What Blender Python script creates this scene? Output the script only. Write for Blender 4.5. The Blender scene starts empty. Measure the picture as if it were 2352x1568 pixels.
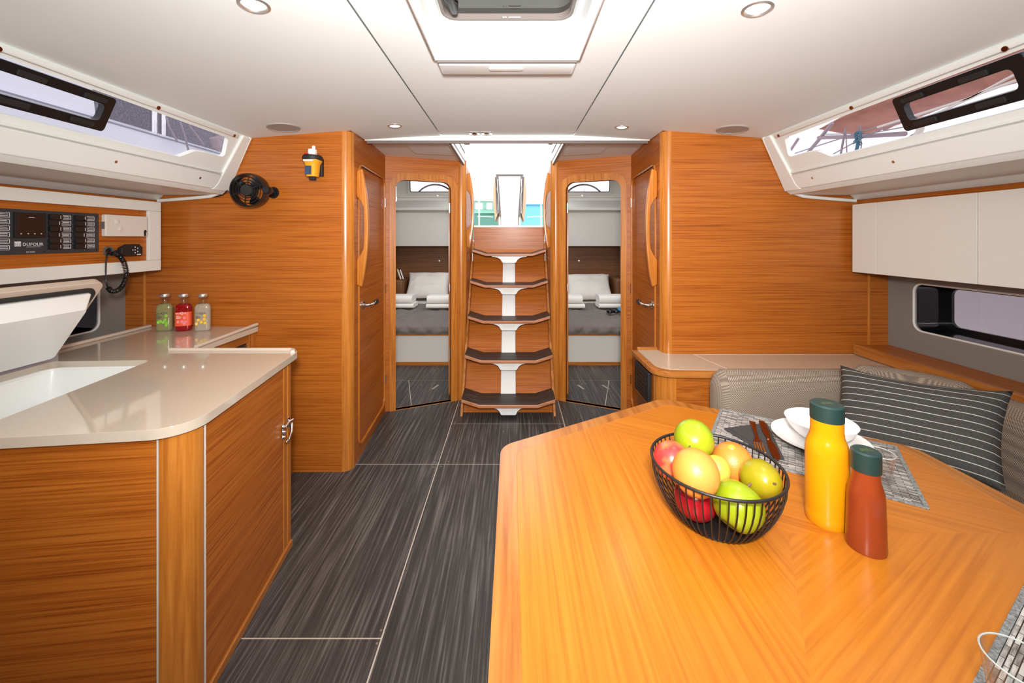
import bpy, bmesh, math, random
from mathutils import Vector, Matrix, noise
from mathutils.geometry import tessellate_polygon

random.seed(7)
C = bpy.context.scene.collection
scn = bpy.context.scene
PI = math.pi

# ------------------------------------------------------------------ camera
F, CX, HY, H = 920.0, 1176.0, 546.0, 1.35      # focal length (px of a 2352 wide frame), principal column, horizon row, eye height
cam_d = bpy.data.cameras.new('camera')
cam_d.sensor_width = 36.0
cam_d.lens = 36.0 * F / 2352.0
cam_d.shift_y = -(784.0 - HY) / 2352.0
cam_d.clip_start = 0.02
cam = bpy.data.objects.new('camera', cam_d)
C.objects.link(cam)
cam.location = (0, 0, H)
cam.rotation_euler = (PI / 2, 0, 0)
scn.camera = cam

# ------------------------------------------------------------------ world and lights
world = bpy.data.worlds.new('world')
scn.world = world
world.use_nodes = True
bgn = world.node_tree.nodes['Background']
bgn.inputs[0].default_value = (0.93, 0.965, 1.0, 1)
bgn.inputs[1].default_value = 2.8


def area(name, loc, target, size, power, col=(1, 1, 1), sy=None):
    l = bpy.data.lights.new(name, 'AREA')
    l.energy = power
    l.color = col
    l.size = size
    if sy:
        l.shape = 'RECTANGLE'
        l.size_y = sy
    o = bpy.data.objects.new(name, l)
    C.objects.link(o)
    o.location = loc
    o.rotation_euler = (Vector(target) - Vector(loc)).to_track_quat('-Z', 'Y').to_euler()
    return o


fl = area('flash_lamp', (0.02, -0.12, 1.60), (0.0, 2.4, 1.40), 0.14, 34, (1.0, 0.98, 0.945))
fl.data.spread = math.radians(118)
area('bounced_flash', (0.0, -0.35, 1.45), (0.0, 0.10, 2.0), 0.5, 40, (0.94, 1.0, 1.02))

scn.view_settings.view_transform = 'Standard'
scn.view_settings.look = 'None'
scn.view_settings.gamma = 1.0
scn.view_settings.use_curve_mapping = False
scn.view_settings.exposure = 0.0
scn.cycles.transparent_max_bounces = 24


# ------------------------------------------------------------------ measuring helpers (photo pixel + known plane -> metres)
def at(px, py, d):
    return Vector(((px - CX) / F * d, d, H - (py - HY) / F * d))


def onz(px, py, z):
    return at(px, py, F * (H - z) / (py - HY))


def onx(px, py, X):
    return at(px, py, X * F / (px - CX))


# ------------------------------------------------------------------ materials
MATS = {}


def principled(name):
    m = bpy.data.materials.new(name)
    m.use_nodes = True
    nt = m.node_tree
    b = nt.nodes['Principled BSDF']
    MATS[name] = m
    return m, nt, b


def mat(name, col, rough=0.5, metal=0.0, spec=0.5, emit=None, es=0.0, coat=0.0, sheen=0.0, bump=0.0, bscale=200.0, var=0.0, vscale=6.0):
    m, nt, b = principled(name)
    b.inputs['Base Color'].default_value = (*col, 1)
    b.inputs['Roughness'].default_value = rough
    b.inputs['Metallic'].default_value = metal
    b.inputs['Specular IOR Level'].default_value = spec
    b.inputs['Coat Weight'].default_value = coat
    b.inputs['Sheen Weight'].default_value = sheen
    if emit:
        b.inputs['Emission Color'].default_value = (*emit, 1)
        b.inputs['Emission Strength'].default_value = es
    tc = nt.nodes.new('ShaderNodeTexCoord')
    if var > 0:
        n = nt.nodes.new('ShaderNodeTexNoise')
        n.inputs['Scale'].default_value = vscale
        n.inputs['Detail'].default_value = 4
        nt.links.new(tc.outputs['Object'], n.inputs['Vector'])
        r = nt.nodes.new('ShaderNodeValToRGB')
        r.color_ramp.elements[0].position = 0.3
        r.color_ramp.elements[1].position = 0.7
        r.color_ramp.elements[0].color = (*[c * (1 - var) for c in col], 1)
        r.color_ramp.elements[1].color = (*[min(1, c * (1 + var)) for c in col], 1)
        nt.links.new(n.outputs['Fac'], r.inputs['Fac'])
        nt.links.new(r.outputs['Color'], b.inputs['Base Color'])
    if bump > 0:
        n2 = nt.nodes.new('ShaderNodeTexNoise')
        n2.inputs['Scale'].default_value = bscale
        n2.inputs['Detail'].default_value = 3
        nt.links.new(tc.outputs['Object'], n2.inputs['Vector'])
        bp = nt.nodes.new('ShaderNodeBump')
        bp.inputs['Strength'].default_value = bump
        bp.inputs['Distance'].default_value = 0.002
        nt.links.new(n2.outputs['Fac'], bp.inputs['Height'])
        nt.links.new(bp.outputs['Normal'], b.inputs['Normal'])
    return m


def wood(name, dark, mid, light, axis='x', rotz=0.0, across=180.0, along=2.2, rough=0.42, coat=0.10, contrast=1.0):
    m, nt, b = principled(name)
    tc = nt.nodes.new('ShaderNodeTexCoord')
    mp0 = nt.nodes.new('ShaderNodeMapping')
    mp0.inputs['Rotation'].default_value = (0, 0, -rotz)
    nt.links.new(tc.outputs['Object'], mp0.inputs['Vector'])
    sc = {'x': (along, across, across), 'y': (across, along, across), 'z': (across, across, along)}[axis]

    def band(k, detail, off):
        mp = nt.nodes.new('ShaderNodeMapping')
        mp.inputs['Scale'].default_value = [v * k for v in sc]
        mp.inputs['Location'].default_value = (off, off * 1.7, off * 0.3)
        nt.links.new(mp0.outputs[0], mp.inputs['Vector'])
        n = nt.nodes.new('ShaderNodeTexNoise')
        n.inputs['Scale'].default_value = 1.0
        n.inputs['Detail'].default_value = detail
        n.inputs['Roughness'].default_value = 0.62
        n.inputs['Distortion'].default_value = 0.15
        nt.links.new(mp.outputs[0], n.inputs['Vector'])
        return n
    n1 = band(1.0, 5, 3.1)
    n2 = band(0.16, 3, 8.7)
    mix = nt.nodes.new('ShaderNodeMix')
    mix.data_type = 'FLOAT'
    mix.inputs[0].default_value = 0.20
    nt.links.new(n1.outputs['Fac'], mix.inputs[2])
    nt.links.new(n2.outputs['Fac'], mix.inputs[3])
    r = nt.nodes.new('ShaderNodeValToRGB')
    cr = r.color_ramp
    w = 0.125 / contrast
    cr.elements[0].position = 0.5 - w
    cr.elements[0].color = (*dark, 1)
    cr.elements[1].position = 0.5 + w * 1.1
    cr.elements[1].color = (*light, 1)
    e = cr.elements.new(0.5)
    e.color = (*mid, 1)
    nt.links.new(mix.outputs[0], r.inputs['Fac'])
    nt.links.new(r.outputs['Color'], b.inputs['Base Color'])
    b.inputs['Roughness'].default_value = rough
    b.inputs['Coat Weight'].default_value = coat
    b.inputs['Coat Roughness'].default_value = 0.22
    b.inputs['Specular IOR Level'].default_value = 0.35
    bp = nt.nodes.new('ShaderNodeBump')
    bp.inputs['Strength'].default_value = 0.05
    bp.inputs['Distance'].default_value = 0.001
    nt.links.new(n1.outputs['Fac'], bp.inputs['Height'])
    nt.links.new(bp.outputs['Normal'], b.inputs['Normal'])
    return m


def glass(name, tint, gloss=1.0, rough=0.0, alpha_mix=None, body=None):
    """thin pane: transparent with a tint, plus fresnel gloss"""
    m = bpy.data.materials.new(name)
    m.use_nodes = True
    nt = m.node_tree
    nt.nodes.clear()
    out = nt.nodes.new('ShaderNodeOutputMaterial')
    tr = nt.nodes.new('ShaderNodeBsdfTransparent')
    tr.inputs[0].default_value = (*tint, 1)
    gl = nt.nodes.new('ShaderNodeBsdfGlossy')
    gl.inputs['Roughness'].default_value = rough
    fr = nt.nodes.new('ShaderNodeLayerWeight')
    fr.inputs[0].default_value = 0.5
    pw = nt.nodes.new('ShaderNodeMath')
    pw.operation = 'POWER'
    pw.inputs[1].default_value = 4.0
    nt.links.new(fr.outputs['Facing'], pw.inputs[0])
    ml = nt.nodes.new('ShaderNodeMath')
    ml.operation = 'MULTIPLY_ADD'
    ml.inputs[1].default_value = 0.8 * gloss
    ml.inputs[2].default_value = 0.04 * gloss
    ml.use_clamp = True
    nt.links.new(pw.outputs[0], ml.inputs[0])
    mx = nt.nodes.new('ShaderNodeMixShader')
    nt.links.new(ml.outputs[0], mx.inputs[0])
    base = tr
    if body:
        df = nt.nodes.new('ShaderNodeBsdfDiffuse')
        df.inputs[0].default_value = (*body[0], 1)
        mb = nt.nodes.new('ShaderNodeMixShader')
        mb.inputs[0].default_value = body[1]
        nt.links.new(tr.outputs[0], mb.inputs[1])
        nt.links.new(df.outputs[0], mb.inputs[2])
        base = mb
    nt.links.new(base.outputs[0], mx.inputs[1])
    nt.links.new(gl.outputs[0], mx.inputs[2])
    nt.links.new(mx.outputs[0], out.inputs[0])
    MATS[name] = m
    return m


TD, TM, TL = (0.27, 0.060, 0.005), (0.425, 0.117, 0.012), (0.50, 0.155, 0.020)
wood('teak_x', TD, TM, TL, 'x')
wood('teak_y', TD, TM, TL, 'y')
wood('teak_z', (0.30, 0.085, 0.012), (0.45, 0.145, 0.022), (0.54, 0.20, 0.036), 'z')
wood('teak_solid_z', (0.36, 0.105, 0.013), (0.49, 0.165, 0.022), (0.58, 0.215, 0.036), 'z', across=60, rough=0.3, coat=0.4)
wood('teak_edge_x', (0.30, 0.095, 0.016), (0.42, 0.145, 0.026), (0.5, 0.19, 0.04), 'x', across=45, rough=0.3)
wood('teak_edge_y', (0.30, 0.095, 0.016), (0.42, 0.145, 0.026), (0.5, 0.19, 0.04), 'y', across=45, rough=0.3)
TT = ((0.39, 0.110, 0.008), (0.49, 0.153, 0.011), (0.56, 0.190, 0.016))
wood('table_left', *TT, 'y', 0.0, across=115, rough=0.30, coat=0.3, contrast=0.75)
wood('table_far', *TT, 'x', -PI / 6, across=115, rough=0.30, coat=0.3, contrast=0.75)
wood('table_near', *TT, 'x', PI / 6, across=115, rough=0.30, coat=0.3, contrast=0.75)
wood('table_edge', (0.28, 0.085, 0.014), (0.40, 0.14, 0.024), (0.47, 0.19, 0.04), 'y', across=45, rough=0.3, coat=0.3)
wood('nosing', (0.34, 0.13, 0.06), (0.47, 0.19, 0.09), (0.55, 0.25, 0.13), 'x', across=60)
wood('dark_oak_y', (0.030, 0.027, 0.026), (0.052, 0.047, 0.045), (0.15, 0.138, 0.13), 'y', across=95, along=2.2, rough=0.45, coat=0.03, contrast=1.0)
A_ = math.atan2(0.235, 0.56)
B_ = math.atan2(0.055, 0.748)
for sg_, nm_ in ((1, 'left'), (-1, 'right')):
    wood('teak_door_' + nm_, TD, TM, TL, 'x', sg_ * A_)
    wood('teak_side_' + nm_, TD, TM, TL, 'y', sg_ * B_)
wood('dark_oak_x', (0.018, 0.015, 0.013), (0.036, 0.030, 0.027), (0.075, 0.065, 0.058), 'x', across=60, along=1.2, rough=0.45, coat=0.05)
wood('cabin_wood', (0.10, 0.036, 0.010), (0.155, 0.058, 0.016), (0.20, 0.08, 0.026), 'x')
wood('outdoor_teak', (0.52, 0.33, 0.18), (0.62, 0.42, 0.25), (0.68, 0.48, 0.3), 'z')
mat('headliner', (0.85, 0.875, 0.865), 0.75, bump=0.05, bscale=600)
mat('gelcoat', (0.78, 0.80, 0.765), 0.38)
mat('white_paint', (0.82, 0.835, 0.83), 0.35)
mat('white_lacquer', (0.78, 0.785, 0.735), 0.28, coat=0.2)
mat('worktop_beige', (0.58, 0.49, 0.395), 0.06, spec=0.6, coat=0.3, var=0.03, vscale=300)
mat('laminate_beige', (0.53, 0.43, 0.335), 0.22, var=0.03, vscale=200)
mat('fiddle_beige', (0.66, 0.54, 0.44), 0.3)
mat('fridge_white', (0.86, 0.87, 0.85), 0.16)
mat('cooler_lining', (0.80, 0.86, 0.90), 0.2)
mat('inlay', (0.55, 0.47, 0.41), 0.5)
mat('seam_dark', (0.10, 0.085, 0.065), 0.8)
mat('black_plastic', (0.008, 0.008, 0.009), 0.28)
mat('black_matt', (0.012, 0.012, 0.012), 0.6)
mat('black_gloss', (0.006, 0.006, 0.007), 0.08)
mat('rubber', (0.02, 0.021, 0.02), 0.6)
mat('chrome', (0.80, 0.79, 0.78), 0.12, 1.0)
mat('steel', (0.62, 0.61, 0.60), 0.28, 1.0)
mat('alu', (0.75, 0.72, 0.69), 0.35, 0.9)
mat('copper', (0.30, 0.115, 0.055), 0.22, 1.0)
mat('grey_panel', (0.235, 0.225, 0.205), 0.55)
mat('grey_wall', (0.44, 0.425, 0.395), 0.6)
mat('cabin_white', (0.68, 0.655, 0.60), 0.5)
mat('lamp_face', (1, 1, 1), 0.4, emit=(1.0, 0.93, 0.78), es=5.0)
mat('speaker_grille', (0.42, 0.37, 0.34), 0.8, bump=0.4, bscale=900)
mat('panel_grey', (0.034, 0.037, 0.042), 0.45)
mat('screen', (0.010, 0.005, 0.005), 0.12)
mat('print_white', (0.75, 0.76, 0.78), 0.6)
mat('box_cream', (0.74, 0.69, 0.62), 0.4)
mat('sofa_seat', (0.33, 0.265, 0.215), 0.9)
mat('pillow_white', (0.72, 0.68, 0.64), 0.9, sheen=0.3)
mat('towel', (0.80, 0.77, 0.73), 0.95, bump=0.6, bscale=500, sheen=0.4)
mat('quilt', (0.165, 0.142, 0.132), 0.7, bump=0.15, bscale=120)
mat('sheet', (0.62, 0.58, 0.54), 0.9)
mat('blue_cloth', (0.02, 0.25, 0.50), 0.7)
mat('ceramic', (0.90, 0.90, 0.90), 0.15)
mat('napkin', (0.045, 0.040, 0.040), 0.9)
mat('cap_green', (0.012, 0.038, 0.034), 0.42)
mat('cap_print', (0.05, 0.075, 0.03), 0.5)
mat('wire_black', (0.012, 0.011, 0.011), 0.4)
mat('stem_brown', (0.16, 0.08, 0.035), 0.8)
mat('crown_brown', (0.10, 0.045, 0.03), 0.85)
mat('epirb_yellow', (0.80, 0.36, 0.015), 0.4)
mat('epirb_print', (0.03, 0.06, 0.12), 0.5, var=0.9, vscale=300)
mat('epirb_red', (0.6, 0.02, 0.02), 0.4)
mat('oven_brown', (0.065, 0.028, 0.012), 0.18)
mat('hull_white', (0.80, 0.80, 0.84), 0.3)
mat('hull_line', (0.30, 0.30, 0.36), 0.5)
mat('canvas_grey', (0.20, 0.19, 0.22), 0.85, var=0.35, vscale=60)
mat('sail_cover', (0.50, 0.22, 0.155), 0.85, var=0.18, vscale=5)
mat('rope_grey', (0.36, 0.31, 0.33), 0.8)
mat('rope_teal', (0.06, 0.20, 0.27), 0.8)
mat('spar', (0.42, 0.33, 0.35), 0.5)
mat('boat_green', (0.16, 0.34, 0.26), 0.5)
mat('boat_dark_green', (0.06, 0.18, 0.13), 0.5)
mat('shed_blue', (0.12, 0.36, 0.48), 0.5)
mat('shed_rim', (0.04, 0.20, 0.31), 0.5)
mat('pale_metal', (0.80, 0.72, 0.62), 0.4)
mat('dark_frame', (0.16, 0.13, 0.12), 0.5)
mat('label_red', (0.85, 0.115, 0.045), 0.35)
mat('print_green', (0.26, 0.62, 0.05), 0.4)
mat('print_yellow', (0.85, 0.52, 0.04), 0.4)
mat('print_pink', (0.90, 0.25, 0.28), 0.4)
mat('print_dark', (0.06, 0.08, 0.05), 0.5)
mat('cable_red', (0.6, 0.03, 0.03), 0.5)
mat('grommet', (0.10, 0.11, 0.11), 0.5)
mat('book_yellow', (0.55, 0.32, 0.02), 0.6)
glass('window_tint', (0.66, 0.645, 0.675), 0.4)
glass('hull_glass', (0.50, 0.455, 0.47), 0.5)
glass('cabin_glass', (0.86, 0.77, 0.82), 0.5)
glass('hatch_glass', (0.20, 0.19, 0.175), 0.7)
glass('clear_glass', (0.96, 0.97, 0.97), 1.2)
glass('liquid_green', (0.80, 0.78, 0.50), 1.6, 0.05, body=((0.42, 0.40, 0.19), 0.55))
glass('liquid_red', (0.75, 0.05, 0.04), 1.6, 0.05, body=((0.40, 0.006, 0.010), 0.60))
glass('liquid_clear', (0.90, 0.86, 0.78), 1.6, 0.05, body=((0.60, 0.52, 0.42), 0.50))


def fruit(name, c1, c2, rough=0.32, scale=14.0, p0=0.35, p1=0.65, streak=(1, 1, 1), bump=0.05, speck=None):
    m, nt, b = principled(name)
    tc = nt.nodes.new('ShaderNodeTexCoord')
    mp = nt.nodes.new('ShaderNodeMapping')
    mp.inputs['Scale'].default_value = streak
    nt.links.new(tc.outputs['Object'], mp.inputs['Vector'])
    n = nt.nodes.new('ShaderNodeTexNoise')
    n.inputs['Scale'].default_value = scale
    n.inputs['Detail'].default_value = 5
    nt.links.new(mp.outputs[0], n.inputs['Vector'])
    r = nt.nodes.new('ShaderNodeValToRGB')
    r.color_ramp.elements[0].position = p0
    r.color_ramp.elements[0].color = (*c1, 1)
    r.color_ramp.elements[1].position = p1
    r.color_ramp.elements[1].color = (*c2, 1)
    nt.links.new(n.outputs['Fac'], r.inputs['Fac'])
    nt.links.new(r.outputs['Color'], b.inputs['Base Color'])
    b.inputs['Roughness'].default_value = rough
    b.inputs['Subsurface Weight'].default_value = 0.0
    n2 = nt.nodes.new('ShaderNodeTexVoronoi')
    n2.inputs['Scale'].default_value = 450
    nt.links.new(tc.outputs['Object'], n2.inputs['Vector'])
    bp = nt.nodes.new('ShaderNodeBump')
    bp.inputs['Strength'].default_value = bump
    bp.inputs['Distance'].default_value = 0.001
    nt.links.new(n2.outputs['Distance'], bp.inputs['Height'])
    nt.links.new(bp.outputs['Normal'], b.inputs['Normal'])
    return m


fruit('apple_green', (0.20, 0.27, 0.005), (0.30, 0.35, 0.012), 0.25, 9)
fruit('mango_green', (0.28, 0.235, 0.005), (0.34, 0.27, 0.008), 0.3, 9)
fruit('apple_red', (0.24, 0.003, 0.010), (0.38, 0.008, 0.018), 0.2, 10)
fruit('orange_skin', (0.68, 0.19, 0.022), (0.72, 0.23, 0.035), 0.35, 9, bump=0.35)
fruit('grapefruit_skin', (0.66, 0.225, 0.035), (0.72, 0.275, 0.055), 0.35, 9, bump=0.3)
fruit('lemon_skin', (0.68, 0.38, 0.045), (0.72, 0.42, 0.065), 0.35, 9, bump=0.3)
fruit('pomegranate_skin', (0.55, 0.035, 0.030), (0.80, 0.25, 0.07), 0.3, 22, 0.42, 0.66, bump=0.1)
fruit('red_orange', (0.75, 0.09, 0.015), (0.8, 0.15, 0.03), 0.3, 9, bump=0.2)
fruit('juice_orange', (0.72, 0.275, 0.003), (0.72, 0.29, 0.004), 0.16, 3, bump=0.0)
fruit('juice_red', (0.24, 0.036, 0.009), (0.29, 0.052, 0.014), 0.14, 3, bump=0.0)


def weave(name, c1, c2, scale=260.0, bumpd=0.0012, rough=0.9, kind='twill'):
    m, nt, b = principled(name)
    tc = nt.nodes.new('ShaderNodeTexCoord')
    mp = nt.nodes.new('ShaderNodeMapping')
    nt.links.new(tc.outputs['Object'], mp.inputs['Vector'])
    if kind == 'twill':
        ws = []
        for rot in ((0.5, 0.3, 0.9), (0.2, -0.6, -0.75)):
            mpp = nt.nodes.new('ShaderNodeMapping')
            mpp.inputs['Rotation'].default_value = rot
            nt.links.new(tc.outputs['Object'], mpp.inputs['Vector'])
            wv = nt.nodes.new('ShaderNodeTexWave')
            wv.inputs['Scale'].default_value = scale * 0.32
            wv.inputs['Distortion'].default_value = 0.5
            wv.inputs['Detail'].default_value = 1.0
            wv.inputs['Detail Scale'].default_value = 3.0
            nt.links.new(mpp.outputs[0], wv.inputs['Vector'])
            ws.append(wv)
        mx = nt.nodes.new('ShaderNodeMath')
        mx.operation = 'MULTIPLY'
        nt.links.new(ws[0].outputs['Fac'], mx.inputs[0])
        nt.links.new(ws[1].outputs['Fac'], mx.inputs[1])
        fac = mx.outputs[0]
    else:
        mp.inputs['Rotation'].default_value = (0, 0, 0)
        br = nt.nodes.new('ShaderNodeTexBrick')
        br.inputs['Scale'].default_value = scale
        br.inputs['Color1'].default_value = (1, 1, 1, 1)
        br.inputs['Color2'].default_value = (0.26, 0.26, 0.26, 1)
        br.inputs['Mortar'].default_value = (0, 0, 0, 1)
        br.inputs['Mortar Size'].default_value = 0.03
        br.inputs['Brick Width'].default_value = 1.3
        br.inputs['Row Height'].default_value = 0.26
        nt.links.new(mp.outputs[0], br.inputs['Vector'])
        n = nt.nodes.new('ShaderNodeTexNoise')
        n.inputs['Scale'].default_value = 1.0
        mp2 = nt.nodes.new('ShaderNodeMapping')
        mp2.inputs['Scale'].default_value = (45, 300, 45)
        nt.links.new(tc.outputs['Object'], mp2.inputs['Vector'])
        nt.links.new(mp2.outputs[0], n.inputs['Vector'])
        mx = nt.nodes.new('ShaderNodeMath')
        mx.operation = 'MULTIPLY'
        nt.links.new(br.outputs['Color'], mx.inputs[0])
        nt.links.new(n.outputs['Fac'], mx.inputs[1])
        m2 = nt.nodes.new('ShaderNodeMath')
        m2.operation = 'MULTIPLY'
        m2.inputs[1].default_value = 1.5
        nt.links.new(mx.outputs[0], m2.inputs[0])
        fac = m2.outputs[0]
    r = nt.nodes.new('ShaderNodeValToRGB')
    r.color_ramp.elements[0].position = 0.05
    r.color_ramp.elements[0].color = (*c1, 1)
    r.color_ramp.elements[1].position = 0.75
    r.color_ramp.elements[1].color = (*c2, 1)
    nt.links.new(fac, r.inputs['Fac'])
    nt.links.new(r.outputs['Color'], b.inputs['Base Color'])
    b.inputs['Roughness'].default_value = rough
    bp = nt.nodes.new('ShaderNodeBump')
    bp.inputs['Strength'].default_value = 0.5
    bp.inputs['Distance'].default_value = bumpd
    nt.links.new(fac, bp.inputs['Height'])
    nt.links.new(bp.outputs['Normal'], b.inputs['Normal'])
    return m


weave('sofa_fabric', (0.19, 0.145, 0.11), (0.52, 0.415, 0.325), 205)
weave('mat_weave', (0.022, 0.019, 0.018), (0.62, 0.58, 0.55), 40, 0.002, 0.6, 'brick')
mat('mat_hem', (0.22, 0.23, 0.23), 0.6, bump=0.5, bscale=300, var=0.6, vscale=220)


def stripes(name, base, line, pitch, width):
    m, nt, b = principled(name)
    tc = nt.nodes.new('ShaderNodeTexCoord')
    sp = nt.nodes.new('ShaderNodeSeparateXYZ')
    nt.links.new(tc.outputs['UV'], sp.inputs[0])
    d = nt.nodes.new('ShaderNodeMath')
    d.operation = 'DIVIDE'
    d.inputs[1].default_value = pitch
    nt.links.new(sp.outputs['Y'], d.inputs[0])
    f = nt.nodes.new('ShaderNodeMath')
    f.operation = 'FRACT'
    nt.links.new(d.outputs[0], f.inputs[0])
    l = nt.nodes.new('ShaderNodeMath')
    l.operation = 'LESS_THAN'
    l.inputs[1].default_value = width
    nt.links.new(f.outputs[0], l.inputs[0])
    n = nt.nodes.new('ShaderNodeTexNoise')
    n.inputs['Scale'].default_value = 260
    nt.links.new(tc.outputs['Object'], n.inputs['Vector'])
    r = nt.nodes.new('ShaderNodeValToRGB')
    r.color_ramp.elements[0].position = 0.3
    r.color_ramp.elements[0].color = (*[c * 0.7 for c in base], 1)
    r.color_ramp.elements[1].position = 0.7
    r.color_ramp.elements[1].color = (*[c * 1.3 for c in base], 1)
    nt.links.new(n.outputs['Fac'], r.inputs['Fac'])
    mx = nt.nodes.new('ShaderNodeMix')
    mx.data_type = 'RGBA'
    nt.links.new(l.outputs[0], mx.inputs[0])
    nt.links.new(r.outputs['Color'], mx.inputs[6])
    mx.inputs[7].default_value = (*line, 1)
    nt.links.new(mx.outputs[2], b.inputs['Base Color'])
    b.inputs['Roughness'].default_value = 0.9
    return m


stripes('stripe_fabric', (0.058, 0.058, 0.055), (0.62, 0.59, 0.54), 0.0285, 0.09)


# ------------------------------------------------------------------ mesh helpers
def V(*a):
    return Vector(a)


def plane(o, u, v):
    u = Vector(u).normalized()
    v = Vector(v).normalized()
    w = u.cross(v)
    M = Matrix.Identity(4)
    for i in range(3):
        M[i][0], M[i][1], M[i][2], M[i][3] = u[i], v[i], w[i], o[i]
    return M


def XZ(y, o=(0, 0, 0)):
    """local (x,z) drawing plane facing the camera at depth y; +w comes towards the camera"""
    return plane((o[0], y, o[2]), (1, 0, 0), (0, 0, 1))


def nbm():
    return bmesh.new()


def box(bm, x0, x1, y0, y1, z0, z1, M=None):
    vs = []
    for z in (z0, z1):
        for (x, y) in ((x0, y0), (x1, y0), (x1, y1), (x0, y1)):
            p = Vector((x, y, z))
            vs.append(bm.verts.new(M @ p if M else p))
    for f in ((3, 2, 1, 0), (4, 5, 6, 7), (0, 1, 5, 4), (1, 2, 6, 5), (2, 3, 7, 6), (3, 0, 4, 7)):
        bm.faces.new([vs[i] for i in f])
    return bm


def prism(bm, outer, h0, h1, M=None, holes=()):
    loops = [list(outer)] + [list(h) for h in holes]
    flat = [p for l in loops for p in l]
    M = M or Matrix.Identity(4)
    lo = [bm.verts.new(M @ Vector((p[0], p[1], h0))) for p in flat]
    hi = [bm.verts.new(M @ Vector((p[0], p[1], h1))) for p in flat]
    if holes:
        for t in tessellate_polygon([[Vector((p[0], p[1], 0)) for p in l] for l in loops]):
            try:
                bm.faces.new([hi[i] for i in t])
                bm.faces.new([lo[i] for i in reversed(t)])
            except ValueError:
                pass
    else:
        bm.faces.new(hi)
        bm.faces.new(list(reversed(lo)))
    k = 0
    for l in loops:
        n = len(l)
        for i in range(n):
            a, b2 = k + i, k + (i + 1) % n
            bm.faces.new((lo[a], lo[b2], hi[b2], hi[a]))
        k += n
    return bm


def roundpoly(pts, r, seg=5):
    """round the corners of a 2-D polygon; r is one radius or a list"""
    out = []
    n = len(pts)
    for i in range(n):
        p = Vector(pts[i][:2])
        a = Vector(pts[i - 1][:2])
        c = Vector(pts[(i + 1) % n][:2])
        rr = r[i] if isinstance(r, (list, tuple)) else r
        if rr <= 0:
            out.append((p.x, p.y))
            continue
        d1, d2 = (a - p).normalized(), (c - p).normalized()
        ang = d1.angle(d2)
        t = min(rr / math.tan(ang / 2), (a - p).length * 0.49, (c - p).length * 0.49)
        rr = t * math.tan(ang / 2)
        cen = p + (d1 + d2).normalized() * (rr / math.sin(ang / 2))
        s, e = p + d1 * t, p + d2 * t
        a0 = math.atan2(s.y - cen.y, s.x - cen.x)
        a1 = math.atan2(e.y - cen.y, e.x - cen.x)
        da = (a1 - a0 + PI) % (2 * PI) - PI
        for k in range(seg + 1):
            an = a0 + da * k / seg
            out.append((cen.x + rr * math.cos(an), cen.y + rr * math.sin(an)))
    return out


def rrect(x0, x1, y0, y1, r, seg=5):
    return roundpoly([(x0, y0), (x1, y0), (x1, y1), (x0, y1)], r, seg)


def tube(bm, pts, r, seg=8, closed=False, radii=None):
    pts = [Vector(p) for p in pts]
    n = len(pts)
    rings = []
    up = None
    for i in range(n):
        if closed:
            t = (pts[(i + 1) % n] - pts[i - 1]).normalized()
        else:
            t = (pts[min(i + 1, n - 1)] - pts[max(i - 1, 0)]).normalized()
        if up is None:
            ref = Vector((0, 0, 1)) if abs(t.z) < 0.9 else Vector((1, 0, 0))
            up = (ref - t * ref.dot(t)).normalized()
        else:
            up = (up - t * up.dot(t)).normalized()
        s = t.cross(up)
        rr = radii[i] if radii else r
        rings.append([bm.verts.new(pts[i] + (up * math.cos(2 * PI * k / seg) + s * math.sin(2 * PI * k / seg)) * rr) for k in range(seg)])
    for i in range(n if closed else n - 1):
        a, b2 = rings[i], rings[(i + 1) % n]
        for k in range(seg):
            bm.faces.new((a[k], a[(k + 1) % seg], b2[(k + 1) % seg], b2[k]))
    if not closed:
        bm.faces.new(list(reversed(rings[0])))
        bm.faces.new(rings[-1])
    return bm


def lathe(bm, prof, seg=32, M=None, closed=False, ell=(1, 1), sq=None):
    """revolve (r, z) about z; sq = superellipse exponent for a flask-like section"""
    M = M or Matrix.Identity(4)
    rings = []
    for (r, z) in prof:
        if r < 1e-6:
            rings.append([bm.verts.new(M @ Vector((0, 0, z)))])
        else:
            ring = []
            for k in range(seg):
                an = 2 * PI * k / seg
                c, s = math.cos(an), math.sin(an)
                if sq:
                    c = math.copysign(abs(c) ** (2 / sq), c)
                    s = math.copysign(abs(s) ** (2 / sq), s)
                ring.append(bm.verts.new(M @ Vector((r * c * ell[0], r * s * ell[1], z))))
            rings.append(ring)
    m = len(rings)
    for i in range(m if closed else m - 1):
        a, b2 = rings[i], rings[(i + 1) % m]
        if len(a) == 1 and len(b2) == 1:
            continue
        for k in range(seg):
            k2 = (k + 1) % seg
            if len(a) == 1:
                bm.faces.new((a[0], b2[k2], b2[k]))
            elif len(b2) == 1:
                bm.faces.new((a[k], a[k2], b2[0]))
            else:
                bm.faces.new((a[k], a[k2], b2[k2], b2[k]))
    if not closed:
        if len(rings[0]) > 2:
            bm.faces.new(list(reversed(rings[0])))
        if len(rings[-1]) > 2:
            bm.faces.new(rings[-1])
    return bm


def cyl(bm, p0, p1, r, seg=16):
    return tube(bm, [p0, p1], r, seg)


def grid(bm, fn, nu, nv, uv=None):
    vs = [[bm.verts.new(fn(i / nu, j / nv)) for i in range(nu + 1)] for j in range(nv + 1)]
    lay = bm.loops.layers.uv.verify() if uv else None
    for j in range(nv):
        for i in range(nu):
            f = bm.faces.new((vs[j][i], vs[j][i + 1], vs[j + 1][i + 1], vs[j + 1][i]))
            if lay:
                for lp, (a, b2) in zip(f.loops, ((i, j), (i + 1, j), (i + 1, j + 1), (i, j + 1))):
                    lp[lay].uv = uv(a / nu, b2 / nv)
    return bm


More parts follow.
